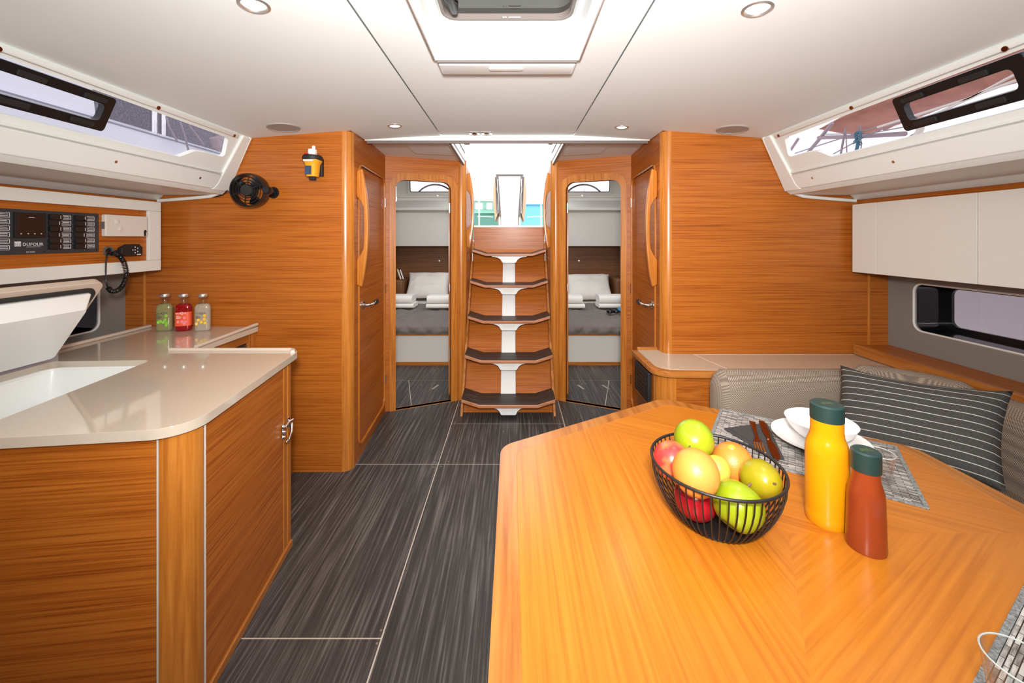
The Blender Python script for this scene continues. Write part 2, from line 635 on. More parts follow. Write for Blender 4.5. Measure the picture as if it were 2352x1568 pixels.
def sphere(bm, M, seg=24, rings=14):
    prof = [(math.sin(PI * i / rings), -math.cos(PI * i / rings)) for i in range(rings + 1)]
    prof[0] = (0, -1)
    prof[-1] = (0, 1)
    return lathe(bm, prof, seg, M)


def text(bm, s, size, M, ext=0.0004, align='LEFT'):
    cu = bpy.data.curves.new('t', 'FONT')
    cu.body = s
    cu.size = size
    cu.extrude = ext
    cu.align_x = align
    cu.resolution_u = 2
    o = bpy.data.objects.new('t', cu)
    C.objects.link(o)
    dg = bpy.context.evaluated_depsgraph_get()
    me = bpy.data.meshes.new_from_object(o.evaluated_get(dg))
    me.transform(M)
    bm.from_mesh(me)
    bpy.data.objects.remove(o)
    bpy.data.curves.remove(cu)
    bpy.data.meshes.remove(me)
    return bm


WM = {}


def thing(name, label, cat, loc=(0, 0, 0), rotz=0.0, group=None, kind=None):
    o = bpy.data.objects.new(name, None)
    C.objects.link(o)
    o.empty_display_size = 0.05
    o.location = loc
    o.rotation_euler = (0, 0, rotz)
    WM[o.name] = Matrix.Translation(Vector(loc)) @ Matrix.Rotation(rotz, 4, 'Z')
    tag(o, label, cat, group, kind)
    return o


def tag(o, label=None, cat=None, group=None, kind=None):
    if label:
        o['label'] = label
    if cat:
        o['category'] = cat
    if group:
        o['group'] = group
    if kind:
        o['kind'] = kind
    return o


def obj(name, bm, m, parent=None, world=True, smooth=None, bevel=0.0, bseg=2, weld=True, origin=None, fixn=True):
    """link a bmesh as one mesh object; world=True means its coordinates are metres in the boat"""
    if smooth is None:
        smooth = 22.0 if bevel > 0 else 50.0
    if weld:
        bmesh.ops.remove_doubles(bm, verts=bm.verts, dist=1e-5)
    if fixn:
        bmesh.ops.recalc_face_normals(bm, faces=bm.faces)
    if bevel > 0:
        es = [e for e in bm.edges if len(e.link_faces) == 2 and e.calc_face_angle(0) > math.radians(40)]
        bmesh.ops.bevel(bm, geom=es, offset=bevel, segments=bseg, profile=0.5, affect='EDGES', clamp_overlap=True)
    for f in bm.faces:
        f.smooth = smooth > 0
    if smooth > 0:
        lim = math.radians(smooth)
        for e in bm.edges:
            if len(e.link_faces) == 2 and e.calc_face_angle(0) > lim:
                e.smooth = False
    off = Matrix.Identity(4)
    if parent is not None:
        if world:
            bm.transform(WM[parent.name].inverted())
    elif origin is not None:
        off = Matrix.Translation(Vector(origin))
        bm.transform(off.inverted())
    elif origin is None and not name.startswith(('floor', 'wall', 'ceiling', 'door_', 'window_', 'trim_')):
        co = [v.co for v in bm.verts]
        lo = [min(c[i] for c in co) for i in range(3)]
        hi = [max(c[i] for c in co) for i in range(3)]
        off = Matrix.Translation(Vector(((lo[0] + hi[0]) / 2, (lo[1] + hi[1]) / 2, lo[2])))
        bm.transform(off.inverted())
    me = bpy.data.meshes.new(name)
    bm.to_mesh(me)
    bm.free()
    me.materials.append(MATS[m])
    o = bpy.data.objects.new(name, me)
    C.objects.link(o)
    if parent is not None:
        o.parent = parent
        WM[o.name] = WM[parent.name].copy()
    else:
        o.matrix_world = off
        o.location = off.to_translation()
        WM[o.name] = off
    return o


def struct(name, bm, m, label, cat, **k):
    return tag(obj(name, bm, m, **k), label, cat, kind='structure')


XC = -0.03                                      # the boat's centre line
SIDES = ((-1, 'left'), (1, 'right'))


def sx(s, a):
    return XC + s * a


# ================================================================== FLOOR
G = 0.0028
bm = nbm()
box(bm, -2.3, 2.3, -1.6, 6.3, -0.03, -0.0012)
floor = struct('floor', bm, 'inlay', 'dark wood grain cabin sole with pale inlay strips between its panels', 'floor')


def fpanel(pts, m='dark_oak_y', name='panel'):
    b = nbm()
    cen = Vector((sum(p[0] for p in pts) / len(pts), sum(p[1] for p in pts) / len(pts)))
    ins = []
    n = len(pts)
    for i in range(n):                          # inset every edge by G
        p0, p1, p2 = Vector(pts[i - 1]), Vector(pts[i]), Vector(pts[(i + 1) % n])
        d1, d2 = (p1 - p0).normalized(), (p2 - p1).normalized()
        n1, n2 = Vector((-d1.y, d1.x)), Vector((-d2.y, d2.x))
        bis = (n1 + n2).normalized()
        ins.append(p1 + bis * (G / max(0.3, bis.dot(n1))))
    prism(b, [(p.x, p.y) for p in ins], -0.001, 0.0)
    return obj(name, b, m, floor)


XS, XR = -0.44, 0.38
TLa, TLb = (sx(-1, 0.885), 3.15), (sx(-1, 0.484), 3.335)      # thresholds of the aft cabins
TRa, TRb = (sx(1, 0.885), 3.15), (sx(1, 0.484), 3.335)
fpanel([(-2.3, -1.6), (XS, -1.6), (XS, 1.351), (-2.3, 1.351)])
fpanel([(-2.3, 1.351), (XS, 1.351), (XS, 2.39), (-2.3, 2.39)])
fpanel([(-2.3, 2.39), (XS, 2.39), (XS, 3.368), TLb, TLa, (-2.3, 2.55)])
fpanel([(XS, -1.6), (2.3, -1.6), (2.3, 2.39), (XS, 2.39)])
fpanel([(XS, 2.39), (XR, 2.39), (XR, 2.909), (XS, 2.909)])
fpanel([(XS, 2.909), (XR, 2.909), (XR, 3.5), (XS, 3.5)])
fpanel([(XR, 2.39), (2.3, 2.39), (2.3, 2.55), TRa, TRb, (XR, 3.368)])
# aft cabin soles
fpanel([(-2.3, 2.55), TLa, (-0.80, 3.19), (-0.98, 3.80), (-2.3, 3.80)])
fpanel([(-0.80, 3.19), TLb, (XS, 3.368), (XS, 3.80), (-0.98, 3.80)])
fpanel([(-2.3, 3.80), (XS, 3.80), (XS, 4.4), (-2.3, 4.4)])
fpanel([(0.74, 3.19), TRa, (2.3, 2.55), (2.3, 3.80), (0.92, 3.80)])
fpanel([(XR, 3.368), TRb, (0.74, 3.19), (0.92, 3.80), (XR, 3.80)])
fpanel([(XR, 3.80), (2.3, 3.80), (2.3, 4.4), (XR, 4.4)])
scr = [(999, 1061), (1013, 1071), (996, 1073), (1030, 1060), (1045, 969), (1042, 926), (1156, 991), (1287, 926), (875, 1448), (866, 1478),
       (940, 931), (969, 884), (998, 881), (1007, 847), (1015, 847), (1320, 847), (1328, 847), (1336, 881), (1346, 881)]
for px, py in scr:
    p = onz(px, py, 0.0)
    b = nbm()
    cyl(b, (p.x, p.y, -0.001), (p.x, p.y, 0.0012), 0.0042, 8)
    obj('screw', b, 'steel', floor)
for px, py in ((1000, 889), (1334, 889), (1391, 889)):          # lifting pulls let into the sole
    p = onz(px, py, 0.0)
    b = nbm()
    sgn = -1 if px > 1176 else 1
    M = plane((p.x, p.y, 0), (math.cos(0.35 * sgn), -math.sin(0.35 * sgn), 0), (math.sin(0.35 * sgn), math.cos(0.35 * sgn), 0))
    prism(b, rrect(-0.011, 0.011, -0.055, 0.055, 0.004), -0.001, 0.002, M)
    obj('lift_pull', b, 'steel', floor)

# ================================================================== CEILING
CZ, CE = 2.0, 1.925
HX0, HX1, HYa, HYb = -0.268, 0.232, 0.70, 1.44                  # deck hatch hole
bm = nbm()
prism(bm, [(-1.5, -1.0), (1.45, -1.0), (1.45, 2.36), (0.95, 2.56), (-1.0, 2.56), (-1.5, 2.36)], 2.035, 2.06,
      holes=[[(HX0 - 0.02, HYa - 0.02), (HX0 - 0.02, HYb + 0.02), (HX1 + 0.02, HYb + 0.02), (HX1 + 0.02, HYa - 0.02)]])
ceiling = struct('ceiling', bm, 'seam_dark', 'white padded headliner in three long panels with a deck hatch', 'ceiling')
bm = nbm()
prism(bm, [(sx(-1, 0.417), -1.0), (sx(1, 0.417), -1.0), (sx(1, 0.417), 2.50), (sx(1, 0.38), 2.535), (sx(-1, 0.38), 2.535), (sx(-1, 0.417), 2.50)],
      CZ, CZ + 0.03, holes=[[(HX0, HYa), (HX0, HYb), (HX1, HYb), (HX1, HYa)]])
obj('panel', bm, 'headliner', ceiling, smooth=0)
for s, nm in SIDES:
    bm = nbm()
    prof = []
    for i in range(9):
        t = i / 8
        a = 0.4205 + (1.470 - 0.4205) * t
        prof.append((a, CZ - 0.004 - 0.071 * t ** 1.25))
    def yend(a):
        if a < 0.90:
            return 2.535 - 0.02 * (a - 0.42)
        return 2.312
    rows = []
    avs = sorted(set([p[0] for p in prof] + [0.8999, 0.9001]))
    def zat(a):
        t = max(0, (a - 0.4205) / (1.470 - 0.4205))
        return CZ - 0.004 - 0.071 * t ** 1.25
    for a in avs:
        rows.append([bm.verts.new((sx(s, a), -1.0, zat(a))), bm.verts.new((sx(s, a), yend(a), zat(a))),
                     bm.verts.new((sx(s, a), yend(a), zat(a) + 0.03)), bm.verts.new((sx(s, a), -1.0, zat(a) + 0.03))])
    for r0, r1 in zip(rows[:-1], rows[1:]):
        for k in range(4):
            bm.faces.new((r0[k], r0[(k + 1) % 4], r1[(k + 1) % 4], r1[k]))
    obj('panel', bm, 'headliner', ceiling, smooth=20)
    # aft ceiling over the cabin doors, with its inspection panel
    bm = nbm()
    prism(bm, [(sx(s, 0.36), 2.575), (sx(s, 0.97), 2.575), (sx(s, 0.97), 3.14), (sx(s, 0.36), 3.42)], 1.99, 2.01)
    obj('aft_panel', bm, 'headliner', ceiling)
    bm = nbm()
    prism(bm, [(sx(s, 0.42), 2.66), (sx(s, 0.70), 2.66), (sx(s, 0.70), 3.02), (sx(s, 0.42), 3.10)], 1.984, 1.9905)
    obj('inspection_panel', bm, 'headliner', ceiling, bevel=0.003)
# beam across the companionway
bm = nbm()
box(bm, sx(-1, 0.905), sx(1, 0.905), 2.537, 2.565, 1.966, 2.03)
beam = struct('trim_1', bm, 'gelcoat', 'white beam across the headliner in front of the companionway', 'beam', bevel=0.003)
bm = nbm()
box(bm, sx(-1, 0.90), sx(1, 0.90), 2.566, 2.575, 1.955, 2.03)
obj('shadow_strip', bm, 'dark_frame', beam)  # dark strip painted in for the shadow gap behind the beam

# ================================================================== BULKHEADS
BY = 2.31
for s, nm in SIDES:
    bm = nbm()
    prism(bm, [(0.952, 0.0), (2.24, 0.0), (2.24, 1.61), (2.02, 1.615), (1.66, 1.622), (1.62, 1.645), (1.487, 1.935), (1.45, 1.965), (0.952, 1.965)],
          0.0, 0.025 * s, plane((XC, BY, 0), (s, 0, 0), (0, 0, 1)) @ Matrix.Scale(-1, 4, (0, 0, 1)))
    w = struct('wall_aft_' + nm, bm, 'teak_x', 'teak veneered bulkhead with %s' % ('the fan and the yellow beacon' if s < 0 else 'the shelf and sofa in front'), 'wall')
    # quarter-round corner post
    bm = nbm()
    r = 0.052
    cx, cy = sx(s, 0.952), BY + r
    pts = [(cx, cy)] + [(cx - s * r * math.sin(PI / 2 * k / 10), cy - r * math.cos(PI / 2 * k / 10)) for k in range(11)]
    prism(bm, pts, 0.0, 1.968)
    obj('corner_post', bm, 'teak_solid_z', w)
    # narrow upright fillet where the bulkhead meets the hull side
    bm = nbm()
    xa = sx(s, 2.085)
    box(bm, xa - 0.007, xa + 0.007, BY - 0.008, BY, 0.60, 1.16)
    obj('fillet', bm, 'teak_solid_z', w, bevel=0.003)

# ------------------------------------------------------------------ side walls with the heads doors
dn = 1
for s, nm in SIDES:
    P0, P1 = Vector((sx(s, 0.90), BY + 0.052, 0)), Vector((sx(s, 0.955), 3.11, 0))
    L = (P1 - P0).length
    M = plane(P0, (P1 - P0), (0, 0, 1))
    k = -s                                        # +w*k points inboard
    hole = rrect(0.085, L - 0.025, 0.075, 1.80, 0.055)
    bm = nbm()
    prism(bm, [(0, 0), (L, 0), (L, 1.99), (0, 1.99)], -0.03 * k, 0.0, M, holes=[hole])
    w = struct('wall_side_' + nm, bm, 'teak_side_' + nm, 'teak side wall around the %s heads door' % nm, 'wall')
    bm = nbm()
    prism(bm, rrect(0.089, L - 0.029, 0.079, 1.793, 0.051), -0.032 * k, -0.006 * k, M)
    d = struct('door_%d' % dn, bm, 'teak_side_' + nm, 'closed teak heads door with lever handle on the %s of the steps' % ('port side' if s < 0 else 'shelf side'), 'door')
    dn += 1
    # raised bead round the door
    bm = nbm()
    ring = [M @ Vector((p[0], p[1], 0.001 * k)) for p in rrect(0.082, L - 0.022, 0.072, 1.803, 0.058)]
    tube(bm, ring, 0.0065, 6, closed=True)
    obj('bead', bm, 'teak_solid_z', d)
    ring = [M @ Vector((p[0], p[1], -0.005 * k)) for p in rrect(0.105, L - 0.045, 0.10, 1.775, 0.045)]
    # lever handle
    uh, zh = 0.17, 0.925
    bm = nbm()
    cyl(bm, M @ Vector((uh, zh, -0.008 * k)), M @ Vector((uh, zh, 0.006 * k)), 0.026, 20)
    rose = obj('handle_rose', bm, 'chrome', d, bevel=0.002)
    bm = nbm()
    tube(bm, [M @ Vector((uh, zh, 0.0)), M @ Vector((uh, zh, 0.040 * k)), M @ Vector((uh + 0.012, zh + 0.001, 0.052 * k)), M @ Vector((uh + 0.07, zh + 0.004, 0.056 * k))], 0.0085, 10)
    obj('lever', bm, 'chrome', rose)
    bm = nbm()
    box(bm, uh + 0.06, uh + 0.135, zh - 0.010, zh + 0.020, 0.050 * k if k > 0 else -0.066, 0.066 if k > 0 else 0.050 * k, M)
    obj('lever_grip', bm, 'black_plastic', rose, bevel=0.004)
    for zz in (1.62, 0.96, 0.26):
        bm = nbm()
        cyl(bm, M @ Vector((L - 0.022, zz - 0.035, 0.006 * k)), M @ Vector((L - 0.022, zz + 0.035, 0.006 * k)), 0.006, 10)
        obj('hinge', bm, 'chrome', d)

# ------------------------------------------------------------------ angled walls with the aft cabin doorways
for s, nm in SIDES:
    A, B = Vector((sx(s, 0.955), 3.11, 0)), Vector((sx(s, 0.395), 3.345, 0))
    L = (B - A).length
    u = (B - A).normalized()
    M = plane(A, u, (0, 0, 1))
    k = 1 if M.col[2].y < 0 else -1                # +w*k points to the camera
    o0, o1 = 0.078, 0.520
    door = [(o0, -0.01), (o1, -0.01)] + roundpoly([(o1, 0), (o1, 1.806), (o0, 1.806), (o0, 0)], [0, 0.06, 0.06, 0])[1:-1] if False else None
    hole = roundpoly([(o0, 0.0005), (o1, 0.0005), (o1, 1.806), (o0, 1.806)], [0, 0, 0.07, 0.07], 7)
    bm = nbm()
    prism(bm, [(0, 0), (L, 0), (L, 2.0), (0, 2.0)], -0.035 * k, 0.0, M, holes=[hole])
    w = struct('wall_doorway_' + nm, bm, 'teak_door_' + nm, 'teak wall beside the steps around the %s cabin doorway' % ('port' if s < 0 else 'starboard'), 'wall')
    bm = nbm()
    out = roundpoly([(o0 - 0.046, 0.0), (o1 + 0.052, 0.0), (o1 + 0.052, 1.862), (o0 - 0.046, 1.862)], [0, 0, 0.115, 0.115], 8)
    prism(bm, out, -0.04 * k, 0.012 * k, M, holes=[hole])
    obj('door_frame', bm, 'teak_solid_z', w, bevel=0.0)
    # rounded corner post towards the steps
    bm = nbm()
    r = 0.045
    cyl(bm, (B.x + s * 0.004, B.y + r - 0.012, 0), (B.x + s * 0.004, B.y + r - 0.012, 2.0), r, 24)
    obj('corner_post', bm, 'teak_solid_z', w)
    # the cabin door leaf, folded back into the cabin
    hp = A + u * (o1 - 0.012) + Vector((0, 0.045, 0))
    dirv = Vector((hp.x - 0.012 * s * -1, hp.y, 0)).normalized()
    M2 = plane((hp.x, hp.y, 0), dirv, (0, 0, 1))
    bm = nbm()
    prism(bm, rrect(0.0, 0.42, 0.02, 1.79, 0.04), -0.014, 0.014, M2)
    d = struct('door_%d' % dn, bm, 'teak_z', 'opened %s cabin door leaf seen edge on' % ('port' if s < 0 else 'starboard'), 'door')
    dn += 1
    for zz, hh in ((1.60, 0.04), (0.935, 0.03), (0.38, 0.045)):
        bm = nbm()
        box(bm, -0.002, 0.002, zz - hh, zz + hh, -0.008, 0.008, M2)
        obj('latch_plate', bm, 'steel', d)

# ================================================================== COMPANIONWAY: side walls, stairs, grab rails
for s, nm in SIDES:
    x = sx(s, 0.365)
    bm = nbm()
    M = plane((x, 0, 0), (0, 1, 0), (0, 0, 1))
    prism(bm, [(3.36, 0.0), (4.06, 0.0), (4.06, 1.463), (3.66, 1.955), (3.36, 1.99)], 0, 0.02 * s, M)
    w = struct('wall_steps_' + nm, bm, 'teak_y', 'teak cheek wall on the %s side of the companionway steps' % ('port' if s < 0 else 'starboard'), 'wall')
bm = nbm()
for s in (-1, 1):
    x0, x1 = sorted((sx(s, 0.366), sx(s, 0.386)))
    prism(bm, [(2.577, 1.965), (3.66, 1.958), (4.08, 1.45), (4.14, 1.45), (3.74, 2.12), (2.577, 2.14)], 0, x1 - x0, plane((x0, 0, 0), (0, 1, 0), (0, 0, 1)))
coam = struct('trim_5', bm, 'gelcoat', 'white coaming along both sides of the companionway opening', 'coaming')
for s in (-1, 1):
    bm = nbm()
    xx = sx(s, 0.364)
    tube(bm, [(xx, 2.6, 2.06), (xx, 3.35, 2.06)], 0.003, 6)
    tube(bm, [(xx, 3.80, 1.86), (xx, 4.02, 1.60)], 0.004, 6)
    obj('washboard_track', bm, 'dark_frame', coam)
    bm = nbm()
    tube(bm, [(sx(s, 0.376), 2.58, 1.972), (sx(s, 0.376), 3.62, 1.962), (sx(s, 0.372), 3.68, 1.90), (sx(s, 0.372), 4.05, 1.45)], 0.010, 8)
    obj('edge_moulding', bm, 'dark_frame', coam)
bm = nbm()
prism(bm, [(sx(-1, 0.37), 4.03), (sx(1, 0.37), 4.03), (sx(1, 0.37), 4.12), (sx(-1, 0.37), 4.12)], 1.455, 1.475)
struct('trim_2', bm, 'gelcoat', 'white sill of the companionway above the steps', 'sill', bevel=0.004)

st = thing('companionway_steps', 'five-tread teak companionway ladder with dark pads and white central spine', 'stairs', (XC, 3.1, 0))
bm = nbm()
M = plane((XC - 0.355, 0, 0), (0, 1, 0), (0, 0, 1))
prism(bm, [(3.10, 0.0), (3.19, 0.10), (4.02, 1.235), (4.02, 1.455), (4.045, 1.455), (4.045, 1.22), (3.215, 0.09), (3.15, 0.0)], 0, 0.71, M)
obj('riser_panel', bm, 'teak_x', st, smooth=0)
for s in (-1, 1):
    bm = nbm()
    x0, x1 = sorted((sx(s, 0.362), sx(s, 0.345)))
    M = plane((x0, 0, 0), (0, 1, 0), (0, 0, 1))
    prism(bm, [(3.03, 0.0), (3.16, 0.0), (4.03, 1.20), (4.03, 1.30), (3.96, 1.30)], 0, x1 - x0, M)
    obj('stringer', bm, 'teak_edge_y', st)
steps = [(2.96, 0.116), (3.16, 0.385), (3.365, 0.655), (3.578, 0.930), (3.766, 1.203)]
for (yf, zt) in steps:
    yb = yf + 0.225
    prof = [(-0.348, 0.042), (-0.215, 0.0), (0.215, 0.0), (0.348, 0.042)]
    M = plane((XC + 0.003, yf, zt), (1, 0, 0), (0, 0, 1))     # +w towards the camera
    bm = nbm()
    prism(bm, [(p[0], p[1] - 0.004) for p in prof] + [(p[0], p[1] - 0.026) for p in reversed(prof)], -0.225, 0.0, M)
    t = obj('tread', bm, 'nosing', st, bevel=0.003)
    bm = nbm()
    prism(bm, [(p[0], p[1]) for p in prof] + [(p[0], p[1] - 0.004) for p in reversed(prof)], -0.225, -0.012, M)
    obj('tread_pad', bm, 'dark_oak_x', t)
    bm = nbm()
    q = [(-0.165, -0.027), (-0.165, -0.034), (-0.135, -0.036), (-0.105, -0.044), (-0.082, -0.060), (-0.068, -0.084), (-0.060, -0.090)]
    poly = q + [(-p[0], p[1]) for p in reversed(q)]
    bo = -0.20 if zt > 0.2 else -0.16
    prism(bm, poly if zt > 0.2 else [(p[0] * 0.85, p[1]) for p in poly], bo, -0.03, M)
    br = obj('bracket', bm, 'white_paint', st, bevel=0.002)
    bm = nbm()
    prism(bm, roundpoly([(-0.058, -0.040), (0.058, -0.040), (0.045, -0.066), (-0.045, -0.066)], 0.004), -0.031, -0.0285, M)
    obj('recess_lip', bm, 'white_lacquer', br)
bm = nbm()                                                       # white spine lying on the riser
M = plane((XC - 0.059, 0, 0), (0, 1, 0), (0, 0, 1))
prism(bm, [(3.075, 0.0), (3.115, 0.0), (3.19, 0.10), (3.99, 1.19), (3.965, 1.19), (3.16, 0.10)], 0, 0.118, M)
obj('spine', bm, 'white_paint', st, bevel=0.002)
for s in (-1, 1):
    bm = nbm()
    cyl(bm, (sx(s, 0.343), 3.80, 1.13), (sx(s, 0.343), 3.80, 1.20), 0.008, 10)
    obj('pivot_bracket', bm, 'steel', st)


def grab_rail(name, s, xw, y, z0, z1, bow, label, thick=0.030):
    """bowed wooden handrail: two feet on the wall, a slot for the hand"""
    n = 18
    hgt = z1 - z0
    outer, inner = [], []
    for i in range(n + 1):
        t = i / n
        outer.append((0.006 + bow * math.sin(PI * (0.10 + 0.80 * t)) ** 0.8, z0 + hgt * t))
    for i in range(n + 1):
        t = 0.235 + 0.53 * i / n
        e = min(1, min(i, n - i) / 3)
        inner.append(((bow * math.sin(PI * (0.10 + 0.80 * t)) ** 0.8 - 0.018) * (e ** 0.6), z0 + hgt * t))
    poly = [(0.0, z0 + 0.012)] + outer + [(0.0, z1 - 0.012)] + [p for p in reversed(inner)]
    bm = nbm()
    M = plane((xw, y, 0), (-s, 0, 0), (0, 0, 1))
    prism(bm, poly, -thick / 2, thick / 2, M)
    o = obj(name, bm, 'teak_solid_z', bevel=0.006, bseg=3)
    tag(o, label, 'handrail')
    return o


grab_rail('grab_rail', -1, sx(-1, 0.903), 2.42, 1.055, 1.765, 0.062, 'bowed teak grab rail beside the port heads door')
grab_rail('grab_rail', 1, sx(1, 0.903), 2.42, 1.055, 1.765, 0.062, 'bowed teak grab rail beside the starboard heads door')
grab_rail('grab_rail', -1, sx(-1, 0.366), 3.50, 1.26, 1.92, 0.060, 'bowed teak grab rail on the port cheek of the companionway steps')
grab_rail('grab_rail', 1, sx(1, 0.366), 3.50, 1.26, 1.92, 0.060, 'bowed teak grab rail on the starboard cheek of the companionway steps')

# ================================================================== HULL SIDES, COACHROOF LINERS, WINDOWS
SL = 0.4375                                      # inward lean of the coachroof sides
for s, nm in SIDES:
    port = 'port' if s < 0 else 'starboard'
    # grey hull lining with the long hull window cut in it
    x = sx(s, 2.2)
    M = plane((x, 0, 0), (0, 1, 0), (0, 0, 1))   # +w = +x
    hw = rrect(0.30, 2.167, 0.853, 1.105, 0.045)
    bm = nbm()
    prism(bm, [(-1.0, 0.735), (2.31, 0.735), (2.31, 1.18), (-1.0, 1.18)], 0, 0.02 * s, M, holes=[hw])
    w = struct('wall_' + nm, bm, 'grey_panel', 'grey hull lining with a long window on the %s side' % port, 'wall')
    bm = nbm()
    x0, x1 = sorted((sx(s, 2.02), sx(s, 2.05)))
    box(bm, x0, x1, -1.0, 2.31, 1.18, 1.64)
    obj('upper_board', bm, 'teak_y', w)
    bm = nbm()
    x0, x1 = sorted((sx(s, 2.2), sx(s, 2.24)))
    box(bm, x0, x1, -1.0, 2.31, 0.0, 0.735)
    obj('lower_board', bm, 'teak_y', w)
    bm = nbm()
    x0, x1 = sorted((sx(s, 2.02), sx(s, 2.26)))
    box(bm, x0, x1, -1.0, 2.31, 1.18, 1.19)
    obj('top_board', bm, 'teak_y', w)
    # cream edging of the cut-out
    bm = nbm()
    tube(bm, [M @ Vector((p[0], p[1], 0.004 * s)) for p in rrect(0.30, 2.167, 0.852, 1.106, 0.045)], 0.006, 6, closed=True)
    obj('edging', bm, 'white_lacquer', w)
    win = thing('window_%d' % (3 if s < 0 else 4), 'long black-framed hull window on the %s side' % port, 'window', (x, 1.2, 0.85), kind='structure')
    bm = nbm()
    prism(bm, rrect(0.27, 2.197, 0.823, 1.135, 0.07), 0.02 * s, 0.17 * s, M, holes=[rrect(0.302, 2.165, 0.855, 1.103, 0.043)])
    obj('reveal', bm, 'black_gloss', win)
    bm = nbm()
    prism(bm, rrect(0.27, 2.197, 0.823, 1.135, 0.07), 0.17 * s, 0.185 * s, M, holes=[rrect(0.335, 2.132, 0.878, 1.078, 0.035)])
    obj('frame', bm, 'black_plastic', win)
    bm = nbm()
    prism(bm, rrect(0.30, 2.16, 0.85, 1.11, 0.04), 0.186 * s, 0.192 * s, M)
    obj('pane', bm, 'hull_glass', win)

    # white moulded liner carrying the coachroof window
    Mf = plane((sx(s, 1.478), 0, 1.925), (0, 1, 0), (s * SL, 0, -1))
    k = s                                          # +w*k points inboard
    wp = roundpoly([(0.05, 0.030), (2.155, 0.043), (2.185, 0.150), (2.06, 0.150), (1.985, 0.158), (1.917, 0.205), (0.05, 0.205)],
                   [0.02, 0.02, 0.02, 0.06, 0.06, 0.03, 0.02], 5)
    bm = nbm()
    prism(bm, [(-1.0, -0.005), (2.308, -0.005), (2.308, 0.247), (-1.0, 0.247)], -0.022 * k, 0.0, Mf, holes=[wp])
    lin = struct('trim_%d' % (3 if s < 0 else 4), bm, 'gelcoat', 'white moulded window surround under the %s side of the headliner' % port, 'window surround')
    bm = nbm()
    prism(bm, [(-1.0, 0.244), (2.27, 0.244), (2.25, 0.333), (-1.0, 0.333)], -0.03 * k, 0.010 * k, Mf)
    obj('lower_face', bm, 'gelcoat', lin, bevel=0.006)
    for tt, rr in ((0.236, 0.0055), (0.252, 0.004)):
        bm = nbm()
        tube(bm, [Mf @ Vector((-1.0, tt, 0.004 * k)), Mf @ Vector((2.255, tt, 0.004 * k))], rr, 8)
        obj('ridge', bm, 'gelcoat', lin)
    p = Mf @ Vector((0, 0.333, 0.0))
    e0 = abs(p.x - XC)
    bm = nbm()                                     # underside and hull return
    Mx = plane((XC, 0, 0), (s, 0, 0), (0, 0, 1))
    kk = 1 if Mx.col[2].y > 0 else -1
    prof = [(e0 - 0.012, p.z + 0.004), (e0 + 0.02, p.z - 0.022), (1.975, 1.595), (2.005, 1.565), (2.022, 1.565), (2.022, 1.62), (e0 + 0.03, p.z + 0.02)]
    prism(bm, prof, -1.0 * kk, 2.308 * kk, Mx)
    obj('underside', bm, 'gelcoat', lin, bevel=0.005)
    bm = nbm()                                     # rolled flange along the bulkhead
    fl = [(1.472, 1.925), (1.545, 1.76), (1.592, 1.665), (1.625, 1.615), (1.70, 1.588), (1.80, 1.578), (2.0, 1.562)]
    tube(bm, [(sx(s, a), 2.298, z) for a, z in fl], 0.010, 8)
    obj('flange', bm, 'gelcoat', lin)
    bm = nbm()                                     # end cove between face and bulkhead
    prism(bm, [(2.235, 0.0), (2.308, 0.0), (2.308, 0.335), (2.18, 0.335), (2.20, 0.30)], -0.005 * k, 0.013 * k, Mf)
    obj('end_cove', bm, 'gelcoat', lin, bevel=0.006)
    bm = nbm()                                     # pelmet rail above the window
    prism(bm, [(-1.0, 0.002), (2.20, 0.002), (2.20, 0.026), (-1.0, 0.022)], 0.0, 0.016 * k, Mf)
    obj('pelmet', bm, 'gelcoat', lin, bevel=0.007, bseg=3)
    for yy in (1.17, 1.70, 2.165):
        bm = nbm()
        q = Mf @ Vector((yy, 0.018, 0.012 * k))
        q2 = Mf @ Vector((yy, 0.018, 0.0185 * k))
        cyl(bm, q, q2, 0.008, 10)
        obj('screw', bm, 'copper', lin)
    for yy in (1.63, 2.07):
        bm = nbm()
        cyl(bm, Mf @ Vector((yy, 0.285, 0.008 * k)), Mf @ Vector((yy, 0.285, 0.0125 * k)), 0.006, 10)
        obj('screw', bm, 'steel', lin)
    cw = thing('window_%d' % (1 if s < 0 else 2), 'long coachroof window with a black opening port on the %s side' % port, 'window', (sx(s, 1.55), 1.6, 1.73), kind='structure')
    bm = nbm()
    prism(bm, roundpoly([(0.03, 0.02), (2.17, 0.03), (2.20, 0.16), (1.93, 0.215), (0.03, 0.215)], 0.01), -0.030 * k, -0.024 * k, Mf, holes=[rrect(1.165, 1.53, 0.058, 0.166, 0.01)])
    obj('pane', bm, 'window_tint', cw)
    bm = nbm()
    prism(bm, rrect(1.15, 1.545, 0.044, 0.180, 0.014), -0.022 * k, 0.004 * k, Mf, holes=[rrect(1.185, 1.515, 0.078, 0.146, 0.016)])
    fr = obj('port_frame', bm, 'black_plastic', cw, bevel=0.002)
    bm = nbm()
    prism(bm, rrect(1.18, 1.52, 0.073, 0.151, 0.012), -0.016 * k, -0.012 * k, Mf)
    obj('port_pane', bm, 'window_tint', cw)
    for (y0, y1, t0) in ((1.235, 1.315, 0.056), (1.43, 1.51, 0.056), (1.22, 1.30, 0.153), (1.42, 1.50, 0.153)):
        bm = nbm()
        prism(bm, rrect(y0, y1, t0, t0 + 0.018, 0.004), 0.003 * k, 0.012 * k, Mf)
        h = obj('catch', bm, 'black_matt', fr, bevel=0.002)
        

